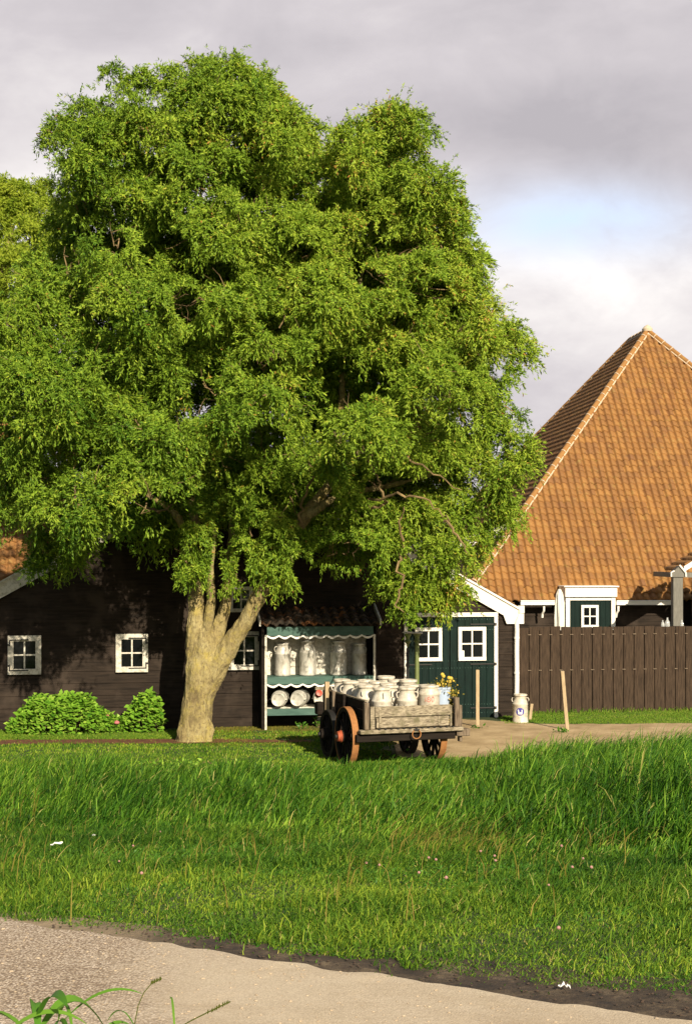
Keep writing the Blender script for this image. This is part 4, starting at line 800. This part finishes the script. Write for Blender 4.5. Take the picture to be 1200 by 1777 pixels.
# crooked bare branches that show in the gaps
for (pts) in ([(520, 905, -.6), (528, 860, -1.1), (545, 820, -1.3), (536, 800, -1.4)], [(640, 800, -1.2), (700, 790, -1.9), (740, 815, -2.1), (800, 850, -2.2)], [(640, 880, -1.2), (670, 875, -1.5), (655, 830, -1.7), (640, 800, -1.8), (648, 770, -1.9)], [(640, 870, -1.2), (690, 855, -1.9), (745, 870, -2), (780, 905, -2.1)],
            [(600, 740, -.8), (660, 720, -1.5), (700, 705, -2.2), (740, 712, -2.4)], [(210, 340, -1), (195, 300, -1.5), (170, 280, -1.7), (165, 250, -1.8)], [(205, 345, -1), (205, 300, -1.5), (195, 270, -1.7)], [(690, 960, -1), (700, 1010, -1.2), (685, 1050, -1.3), (700, 1062, -1.4)], [(250, 880, -.3), (280, 890, -.6), (300, 875, -.8)], [(700, 950, -1.2), (690, 910, -1.6), (700, 880, -1.8)], [(770, 900, -1.8), (800, 940, -1.9), (810, 960, -2.0)]):
    P = [tp(a, b, c) for a, b, c in pts]; Q_ = []
    for i in range(len(P) - 1):
        for j in range(5): v = P[i].lerp(P[i + 1], j / 5); Q_.append(v + Vector(rng.normal(size=3)) * .025)
    Q_.append(P[-1]); twg.tube(Q_, [.03 * (1 - .75 * i / len(Q_)) for i in range(len(Q_))], 6)
twg.build('branches', 'twig', tree, smooth=True)
# second, paler tree at the left edge, further back
t2 = tag(empty('willow_tree', (-11.5, 45.5, 0)), 'paler yellow-green tree at the left edge, behind the big willow', 'tree'); T0 = Vector(t2.location); TYb = 31.2
leafV, leafI, leafT = [], [], []; twg = MB(); bi = [0]
for (cx, cy, rx, ry, dz) in [(20, 340, 50, 36, 0), (60, 330, 34, 28, .2), (100, 380, 34, 36, 0), (90, 440, 60, 50, .3), (-20, 380, 60, 60, 0), (40, 360, 45, 40, 0), (75, 345, 26, 28, .1), (5, 345, 40, 30, .2), (60, 420, 60, 50, -.3), (-60, 430, 90, 80, 0), (10, 470, 80, 60, -.4), (-100, 550, 120, 100, 0), (-30, 560, 90, 70, -.4), (-120, 690, 110, 90, -.3), (-60, 330, 50, 40, 0)]:
    grow(cx + lrng.uniform(-8, 8), cy, rx * .8, ry * .8, 45 + dz * 4, .5, 1.6, bi, 1.0)
np_mesh('crown', np.concatenate(leafV), [np.concatenate(leafI)], 'pale_willow_leaf', np.concatenate(leafT), t2); twg.build('branches', 'twig', t2, smooth=True)
tt = MB(); tt.tube([(0, 0, -.1), (.1, 0, 2), (.0, -.1, 5), (.2, -.3, 8), (.5, -.5, 11), (1.0, -.7, 14)], [.5, .4, .36, .3, .2, .07], 12); tt.tube([(0, -.1, 5), (-.8, 0, 8), (-1.2, 0, 12)], [.26, .2, .08], 10); tt.tube([(.2, -.3, 7), (1.2, -.4, 10), (2.2, -.5, 13)], [.2, .14, .05], 10); tt.build('trunk', 'bark', t2, smooth=True)

# ------------------------------------------------------------------ flowers of the tub, plants along the wall
def leafcloud(P, D_, L, Wd, mat, name, parent, tint, fold=.08, side=None):
    V, I = kites(P, D_, L, Wd, side, fold); return np_mesh(name, V, [I], mat, np.repeat(tint, 4), parent)
n = 260; P = np.stack([rng.normal(.02, .10, n), rng.normal(-.02, .08, n), rng.uniform(.52, .78, n)], 1); n2 = 420; P2 = np.stack([rng.normal(.17, .05, n2), rng.normal(-.04, .07, n2), .62 - rng.random(n2) ** .8 * .62], 1); P2[:, 0] -= (.6 - P2[:, 2]) * .05
PA = np.concatenate([P, P2]); D_ = rng.normal(size=PA.shape); D_[:, 2] -= .3
leafcloud(PA, D_, rng.uniform(.03, .06, len(PA)), rng.uniform(.015, .03, len(PA)), 'moss_blade', 'foliage', tub, rng.random(len(PA)))
bl = MB()
for i in range(95):
    k = i % 3; c = Vector(PA[int(rng.integers(0, len(PA)))]) + Vector(rng.normal(size=3)) * .012 + Vector((0, -.03, 0)); r_ = rng.uniform(.012, .024)
    bl.lathe([(.002, -r_ * .5), (r_, 0), (r_ * .7, r_ * .5), (.002, r_ * .6)], 6, Matrix.Translation(c) @ Matrix.Rotation(rng.uniform(0, 1.4), 4, 'X'))
for dx, dz in ((-.02, .86), (.0, .83), (.10, .80), (.14, .79), (.12, .74)): bl.lathe([(.004, -.02), (.034, 0), (.026, .02), (.002, .026)], 8, Matrix.Translation((dx, -.05, dz)) @ Matrix.Rotation(.7, 4, 'X')); bl.tube([(dx, -.03, .6), (dx, -.04, dz)], .004, 4)
bl.build('blossom', 'yellow_petal', tub)['kind'] = 'stuff'
def mound(name, label, spans, n, mat='broad_leaf', L=(.07, .13), cat='plant', yoff=.45):
    """leafy mound before the barn wall; spans: (px, top py) outline"""
    xs_ = [s_[0] for s_ in spans]; cx = sum(xs_) / len(xs_); u0 = BW.u(cx, yoff); wx, wy = BW.world(u0, yoff); r = tag(empty(name, (wx, wy, 0), BW.a), label, cat)
    uu = rng.uniform(BW.u(xs_[0], yoff), BW.u(xs_[-1], yoff), n); pu = np.array([BW.u(a, yoff) for a in xs_]); pz = np.array([BW.z(a, b, yoff) for a, b in spans])
    top = np.interp(uu, pu, pz); f = rng.random(n) ** .7; ang = f * math.pi / 2; dep = rng.uniform(.85, 1.05, n)
    P = np.stack([uu - u0 + rng.normal(0, .03, n), -np.cos(ang) * .38 * dep * np.clip(top / .5, .4, 1.2) + .02, np.sin(ang) * top * dep + .02], 1)
    D_ = np.stack([rng.normal(0, .7, n), -np.cos(ang) * .9 - .4 + rng.normal(0, .3, n), np.full(n, -.15) + rng.normal(0, .35, n)], 1); side = np.stack([rng.normal(.2, .4, n), -np.ones(n) * .9, np.ones(n) * 1.0 + rng.normal(0, .3, n)], 1)
    V, I = kites(P, D_, rng.uniform(*L, n), rng.uniform(L[0] * .75, L[1] * .75, n), side=side, fold=-.08); np_mesh('foliage', V, [I], mat, np.repeat(np.clip(rng.normal(.5, .22, n), 0, 1), 4), r)
    st = MB()
    for i in range(0, n, max(1, n // 60)): st.tube([(P[i, 0], .0, -.02), tuple(P[i])], .005, 4)
    st.build('stems', 'weed_leaf' if False else 'twig', r); return r
mound('leafy_shrub', 'wide low mound of bright broad leaves between the first two barn windows', [(18, 1258), (35, 1240), (50, 1225), (62, 1208), (90, 1209), (118, 1206), (138, 1203), (155, 1212), (170, 1225), (185, 1240), (200, 1247), (208, 1255)], 1900, L=(.09, .15))
mound('leafy_shrub', 'smaller leafy clump with broad leaves just left of the willow trunk shadow', [(205, 1252), (218, 1246), (226, 1232), (240, 1212), (256, 1200), (268, 1203), (275, 1220), (280, 1250)], 800, L=(.09, .15))
for k, (px, py) in enumerate(((203, 1254), (187, 1242))):
    p = at(px, py, 28.6); f = MB(); r = .055 if k == 0 else .03; f.lathe([(.01, -r * .7), (r, -r * .2), (r * .9, r * .4), (.01, r * .8)], 10); o = f.build('bloom', 'pink_petal', smooth=False); 
    h = MB(); h.tube([(0, 0, -p[2] + G(p[0], p[1])), (0, 0, -.02)], .006, 4); o2 = empty('garden_flower', (p[0], p[1], 0)); tag(o2, ['round pink flower head at the low end of the leafy mound', 'tiny pink flower at the right slope of the leafy mound'][k], 'flower', None); o.parent = o2; o.location = (0, 0, p[2]); s_ = h.build('stem', 'weed_leaf', o2); s_.location = (0, 0, p[2])
def weed(px, py, r, h, n, label, mat='weed_leaf', L=.1):
    p = on_ground(px, py); o = tag(empty('weed', p), label, 'weed'); P = np.stack([rng.normal(0, r, n), rng.normal(0, r * .6, n), rng.uniform(.02, h, n)], 1); D_ = rng.normal(size=(n, 3)); D_[:, 2] += .2
    leafcloud(P, D_, rng.uniform(L * .6, L, n), rng.uniform(L * .25, L * .5, n), mat, 'foliage', o, rng.uniform(.3, 1, n)); st = MB()
    for i in range(0, n, 6): st.tube([(P[i, 0] * .3, P[i, 1] * .3, -.02), tuple(P[i])], .004, 4)
    st.build('stem', 'twig', o); return o
weed(554, 1262, .07, .22, 40, 'small leafy weed at the foot of the green rack'); weed(522, 1266, .06, .12, 24, 'tiny weed in the moss left of the cart, under the rack')
weed(668, 1318, .16, .36, 70, 'straggly weed growing under the cart beside its left wheel'); weed(978, 1272, .09, .06, 30, 'tuft of grass leaves round the foot of the leaning stake'); weed(826, 1264, .08, .05, 26, 'tuft of leaves round the foot of the upright stake')
for px, py, r, n, lb in ((262, 1333, .22, 60, 'low dark patch of weed leaves in the lawn below the trunk, leftmost'), (300, 1332, .2, 60, 'low patch of weed leaves in the lawn just left of the trunk line'), (410, 1337, .2, 70, 'bright broad-leaved weed patch in the lawn, left of the cart'), (455, 1340, .22, 70, 'broad-leaved weed patch at the tall grass edge nearest the cart'), (335, 1333, .12, 40, 'small weed patch directly in front of the trunk')):
    weed(px, py, r, .13, n, lb, 'broad_leaf', .09)

# ------------------------------------------------------------------ grass
def grass(name, n, yr, hf, wf, mat, keep=None, lean0=(.45, -.1), leanr=.3, bend=(.2, .8), xr=None, pw=1.0, margin=1.0, nz=1.3, tb=0):
    X, Y = scatter(n, yr[0], yr[1], pw, margin, xr); 
    if keep is not None: m_ = keep(X, Y); X, Y = X[m_], Y[m_]
    n = len(X); nzv = fnoise(X, Y, nz, 3); h = hf(X, Y, nzv) * rng.uniform(.55, 1.15, n); w = wf(Y) * rng.uniform(.6, 1.3, n)
    l = np.stack([rng.normal(lean0[0], leanr, n) + .25 * fnoise(X, Y, .9, 5), rng.normal(lean0[1], leanr, n), np.zeros(n)], 1)
    t = np.clip(rng.normal(.46, .22, n) + .13 * fnoise(X, Y, 1.7, 9) + .12 * fnoise(X, Y, 6, 14) + tb - (.16 * sm((Y - 6.6) / 1.6) * (1 - sm((Y - 22) / 2)) if name == 'meadow_grass' else 0), 0, .93); t = np.where(rng.random(n) < .025, 1.0, t)
    return blades(name, np.stack([X, Y, gz(X, Y) - .01], 1), h, w, l, rng.uniform(bend[0], bend[1], n), mat, t)
def edge(x): return np.interp(x, [-14, -1.56, -.75, 0, 1.27, 3, 8], [13.2, 6.33, 6.03, 5.67, 5.17, 4.3, 2.3])
cart_c = np.array([CX - .25, CY + .8])
def tallmask(X, Y):          # how high the uncut belt grows
    px = 600 + X / Y * F
    near = np.interp(px, [0, 300, 600, 800, 1200], [9.3, 9.2, 8.4, 7.9, 7.2]); far = np.interp(px, [0, 250, 420, 560, 700, 800, 1200], [15.5, 15.5, 16.5, 18, 19, 22.0, 22.8])
    return sm((Y - near) / 2.4) * (1 - sm((Y - far) / 1.2))
hmax = lambda X, Y: np.interp(600 + X / Y * F, [0, 250, 450, 560, 800, 900, 1200], [.40, .42, .40, .31, .30, .52, .60])
# short meadow in front: starts at the path's ragged edge
grass('meadow_grass', 300000, (4.2, 14), lambda X, Y, z: np.clip(.040 + .035 * z + .035 * fnoise(X, Y, 5, 33) + .05 * sm((Y - edge(X)) / 3.5) + .08 * (rng.random(len(X)) < .015), .030, .4), lambda Y: .0032 + .00030 * Y, 'lawn_blade', lambda X, Y: (Y > edge(X) + .09 * fnoise(X, Y, 6, 2) - .15 * (rng.random(len(X)) < .05)), (.25, -.05), .6, (.1, 1.0), pw=.9, margin=.8, tb=.05)
grass('meadow_grass', 90000, (4.2, 8.2), lambda X, Y, z: np.clip(.036 + .02 * z, .026, .2), lambda Y: .0045 + 0 * Y, 'lawn_blade', lambda X, Y: (Y > edge(X) + .09 * fnoise(X, Y, 6, 2)), (.2, -.05), .7, (.2, 1.0), margin=.7)
grass('clover_leaves', 46000, (4.2, 11.5), lambda X, Y, z: .03 + .015 * z + .03 * sm((Y - edge(X)) / 3), lambda Y: .012 + 0 * Y, 'weed_leaf', lambda X, Y: (Y > edge(X) + .05 * fnoise(X, Y, 7, 2)) & (fnoise(X, Y, 1.5, 21) > -.15), (.1, 0), .8, (.5, 1.0), pw=.9, margin=.8)
grass('tall_grass', 160000, (7.2, 23.5), lambda X, Y, z: np.maximum(.06, tallmask(X, Y) ** .8 * (hmax(X, Y) * (1 + .28 * z + .28 * fnoise(X, Y, 3.5, 17)))), lambda Y: .0060 + .00028 * Y, 'tall_blade', lambda X, Y: (tallmask(X, Y) > .08), (.40, -.10), .36, (.15, 1.0), pw=.75, margin=1.2, tb=.0)
grass('lawn', 210000, (13.5, 28.8), lambda X, Y, z: .055 + .02 * z, lambda Y: .007 + .0003 * Y, 'lawn_blade', lambda X, Y: ~((X > .75 + .25 * fnoise(X, Y, 2, 8)) & (Y > 24.9 + .2 * fnoise(X, Y, 2.5, 4))) & ~((np.abs(Y - 27.05 - .04 * (X + 8)) < .30 + .07 * fnoise(X, Y, 4, 6)) & (X < -.6) & (rng.random(len(X)) < .93)) & (Y < 29.6 + (X + 2.64) * .158 - .1), (.15, 0), .4, (.1, .7), pw=1.0, margin=1.0, tb=.12)
grass('moss_lawn', 26000, (26.6, 29.9), lambda X, Y, z: .035 + .01 * z, lambda Y: .012 + 0 * Y, 'moss_blade', lambda X, Y: (Y < 29.55 + (X + 2.64) * .158) & (fnoise(X, Y, 2.5, 12) > -.4), (.1, 0), .5, (.1, .7), xr=(-2.7, 1.2))
grass('fence_lawn', 45000, (28.6, 32.6), lambda X, Y, z: .05 + .015 * z + .14 * sm((Y - (31.0 + (X - 3.8) * .158)) / .2), lambda Y: .012 + 0 * Y, 'bright_blade', lambda X, Y: (Y > 29.25 + .12 * fnoise(X, Y, 2, 31)) & (Y < 31.15 + (X - 3.76) * .158) & (X > 3.25 + .15 * fnoise(X, Y, 4, 8)), (.1, 0), .4, (.1, .7), xr=(3.0, 9.5))
grass('wall_grass', 16000, (27.3, 29.0), lambda X, Y, z: .06 + .015 * z, lambda Y: .012 + 0 * Y, 'bright_blade', lambda X, Y: (Y > 27.5) & (Y < 29.6 + (X + 2.64) * .158), (.1, 0), .4, (.1, .7), xr=(-9.5, -3.3))
grass('dry_stalks', 650, (8.5, 17), lambda X, Y, z: .42 + .1 * z, lambda Y: .006 + 0 * Y, 'moss_blade', lambda X, Y: fnoise(X, Y, 1.1, 41) > .0, (.55, -.2), .35, (.6, 1.0), tb=.3)
for nm_, xr_, yr_, n_, ln_ in (('dry_stalks', (.25, .95), (8.0, 9.3), 170, (.9, -.2)), ('dry_stalks', (1.35, 1.75), (8.2, 9.0), 80, (.6, -.2)), ('dry_stalks', (-2.2, 2.2), (6.2, 9.5), 260, (.3, 0))):
    grass(nm_, n_, yr_, lambda X, Y, z: .24 + .05 * z, lambda Y: .0045 + 0 * Y, 'moss_blade', None, ln_, .5, (.5, 1.0), xr=xr_, tb=.35)
# ------------------------------------------------------------------ clover heads, litter, pebbles, near weeds
cl = MB(); cl.lathe([(.002, -.009), (.011, -.004), (.0125, .004), (.006, .011), (.001, .013)], 8, Matrix.Translation((0, 0, .10)))
c0 = empty('clover_flower', (0, 0, 0)); cl.build('flower_head', 'clover_pink', c0, smooth=True); MB().tube([(0, 0, 0), (.004, 0, .05), (0, 0, .092)], .0016, 4).build('stem', 'weed_leaf', c0)
spots = [(713, 1432), (739, 1491), (753, 1497), (722, 1518), (834, 1477), (858, 1487), (856, 1497), (968, 1471), (1008, 1491), (987, 1509), (1021, 1513), (948, 1537), (773, 1532), (637, 1500), (659, 1505), (208, 1494), (227, 1467), (277, 1440), (240, 1522), (318, 1406), (969, 1622)]
where = ['highest, right of centre under the cart', 'left of a close pair below the cart', 'right of a close pair below the cart', 'below the close pair, right of centre', 'under the dry stalks, right of centre', 'upper one of two near the dry stalks', 'lower one of two near the dry stalks', 'high on the right, beside tall blades', 'upper right, left of the yellow tuft', 'right, between two others', 'rightmost of all', 'low right, alone', 'alone below the middle pair', 'centre left of the pair, paler', 'centre, just right of the pale one', 'left, below the white litter', 'left, right of the small litter', 'left, above the others', 'left, lowest there', 'left, in the tall grass', 'lowest right, near the path edge']
for k, (px, py) in enumerate(spots):
    o = c0 if k == 0 else copy_tree(c0); p = on_ground(px, py + 17); o.location = p; s_ = random.uniform(.5, .75); o.scale = (s_,) * 3; o.rotation_euler = (random.uniform(-.15, .15), random.uniform(-.1, .3), 0); tag(o, 'pink clover head in the meadow, ' + where[k], 'flower', 'clover flowers in the meadow')
def litter(px, py, w, h, lb, seed):
    p = on_ground(px, py); r = random.Random(seed); nx_, ny_ = 7, 4; vs = []; fs = []
    for j in range(ny_):
        for i in range(nx_): vs.append(((i / (nx_ - 1) - .5) * w + r.uniform(-.1, .1) * w / 4, (j / (ny_ - 1) - .5) * h * 1.2 + r.uniform(-.2, .2) * h, .012 + r.uniform(0, h) * .7 + (h * .5 if i in (2, 3) else 0)))
    for j in range(ny_ - 1):
        for i in range(nx_ - 1): a = j * nx_ + i; fs.append((a, a + 1, a + nx_ + 1, a + nx_))
    o = MB().add(vs, fs).build('paper_scrap', 'paper'); o.location = (p[0], p[1], p[2] + .01); sd_ = o.modifiers.new('s', 'SOLIDIFY'); sd_.thickness = .001; tag(o, lb, 'litter'); return o
litter(978, 1724, .042, .018, 'crumpled white scrap of paper on the dark dirt beside the path', 1)
l1 = litter(99, 1486, .07, .012, 'long white scrap of paper lying in the grass at left', 5); l1.location.z += .05; l1.rotation_euler = (.3, -.15, .2)
l2 = litter(163, 1470, .018, .01, 'tiny white scrap in the grass, right of the longer one', 8); l2.location.z += .05
st = MB(); r = random.Random(5)
for i in range(620):
    x = r.uniform(-2.2, 2.6); y = road_far(x) * 1.0 + r.uniform(-.03, .42); s_ = r.uniform(.002, .007); z = G(x, y) + .012
    st.lathe([(s_ * .5, -s_ * .4), (s_, 0), (s_ * .6, s_ * .5), (.0005, s_ * .6)], 5, Matrix.Translation((x, y, z)) @ Matrix.Rotation(r.uniform(0, 3), 4, 'Z') @ Matrix.Diagonal((1.3, .9, .8, 1)))
tag(st.build('pebbles', 'soil_clump'), kind='stuff')
gr = MB(); r = random.Random(9)
for i in range(1700):
    x = -2.6 + 4.6 * r.random() ** 1.5; y = road_far(x) - .03 - 1.7 * r.random(); s_ = r.uniform(.0022, .0065) * (1.5 if r.random() < .06 else 1); z = G(x, y) + .017
    gr.lathe([(s_ * .6, -s_ * .4), (s_, 0), (s_ * .55, s_ * .5), (.0004, s_ * .55)], 5, Matrix.Translation((x, y, z)) @ Matrix.Rotation(r.uniform(0, 3), 4, 'Z') @ Matrix.Diagonal((1.3, .9, .8, 1)))
tag(gr.build('grit', 'grit'), kind='stuff')
def near_weed(px, Y, h, lb, n, seed, wid=.022):
    r = np.random.default_rng(seed); x = (px - 600) / F * Y; z0 = G(x, Y); o = tag(empty('verge_weed', (x, Y, z0)), lb, 'weed')
    for i in range(n):
        a = r.uniform(0, 6.28); ln = r.uniform(.12, .26) * h / .5; base = Vector((r.normal(0, .015), r.normal(0, .015), h * r.uniform(.45, .85))); dr_ = Vector((math.cos(a), math.sin(a) * .6, 0)); side = Vector((-dr_.y, dr_.x, .3)).normalized(); vs = []; fs = []; m = 12; dp_ = r.uniform(.5, 1.3)
        for j in range(m):
            t = j / (m - 1); c = base + dr_ * ln * t * .9 + Vector((0, 0, 1)) * (ln * (.95 * t - dp_ * t * t)); w_ = wid * math.sin(math.pi * min(1, t * .93 + .07)) ** .7 / 2; vs += [c - side * w_ + Vector((0, 0, w_ * .5)), c, c + side * w_ + Vector((0, 0, w_ * .5))]
            if j: b = j * 3; fs += [(b - 3, b - 2, b + 1, b), (b - 2, b - 1, b + 2, b + 1)]
        lf = MB().add(vs, fs).build('leaf', 'weed_leaf', o, smooth=True); at_ = lf.data.attributes.new('tint', 'FLOAT', 'POINT'); at_.data.foreach_set('value', np.full(len(vs), r.uniform(.5, 1), np.float32))
    MB().tube([(0, 0, -.03), (.01, 0, h * .4), (0, 0, h * .8)], [.006, .005, .002], 6).build('stem', 'weed_leaf', o)
near_weed(62, 3.45, .62, 'near weed with the broadest green leaves at the bottom left corner', 9, 1, .03); near_weed(10, 3.4, .56, 'low weed cut by the left frame edge at the bottom', 8, 2, .02)
near_weed(118, 3.6, .52, 'slender-leaved weed right of the broad one at the bottom', 6, 3, .014); near_weed(240, 3.5, .53, 'thin low grass clump at the bottom, left of centre', 6, 4, .008); near_weed(310, 3.5, .51, 'thinnest grass clump at the bottom, rightmost of the near weeds', 5, 5, .007)
def stalk(pts, Y, lb):
    P = [at(a, b, Y + k * .01) for k, (a, b) in enumerate(pts)]; x, y = P[0][0], P[0][1]; z0 = G(x, y); o = tag(empty('grass_stalk', (x, y, z0)), lb, 'grass stalk'); Q_ = [Vector((0, 0, -.02))] + [Vector(p) - Vector((x, y, z0)) for p in P]
    MB().tube(Q_, .0016, 4).build('stem', 'moss_blade', o); sd2 = MB()
    for i in range(14): c = Q_[-2].lerp(Q_[-1], i / 14); sd2.lathe([(.0005, -.004), (.002, 0), (.0005, .006)], 5, Matrix.Translation(c + Vector((random.uniform(-.003, .003), 0, 0))))
    sd2.build('seed_head', 'moss_blade', o)
stalk([(234, 1775), (240, 1745), (250, 1722), (264, 1706), (280, 1698)], 3.5, 'thin upright seed stalk curving right over the path near the bottom'); stalk([(300, 1790), (330, 1772), (360, 1757), (400, 1738)], 3.4, 'thin slanting grass stalk low over the path, right of the upright one')
print('verts', sum(len(o.data.vertices) for o in SC.objects if o.type == 'MESH'))
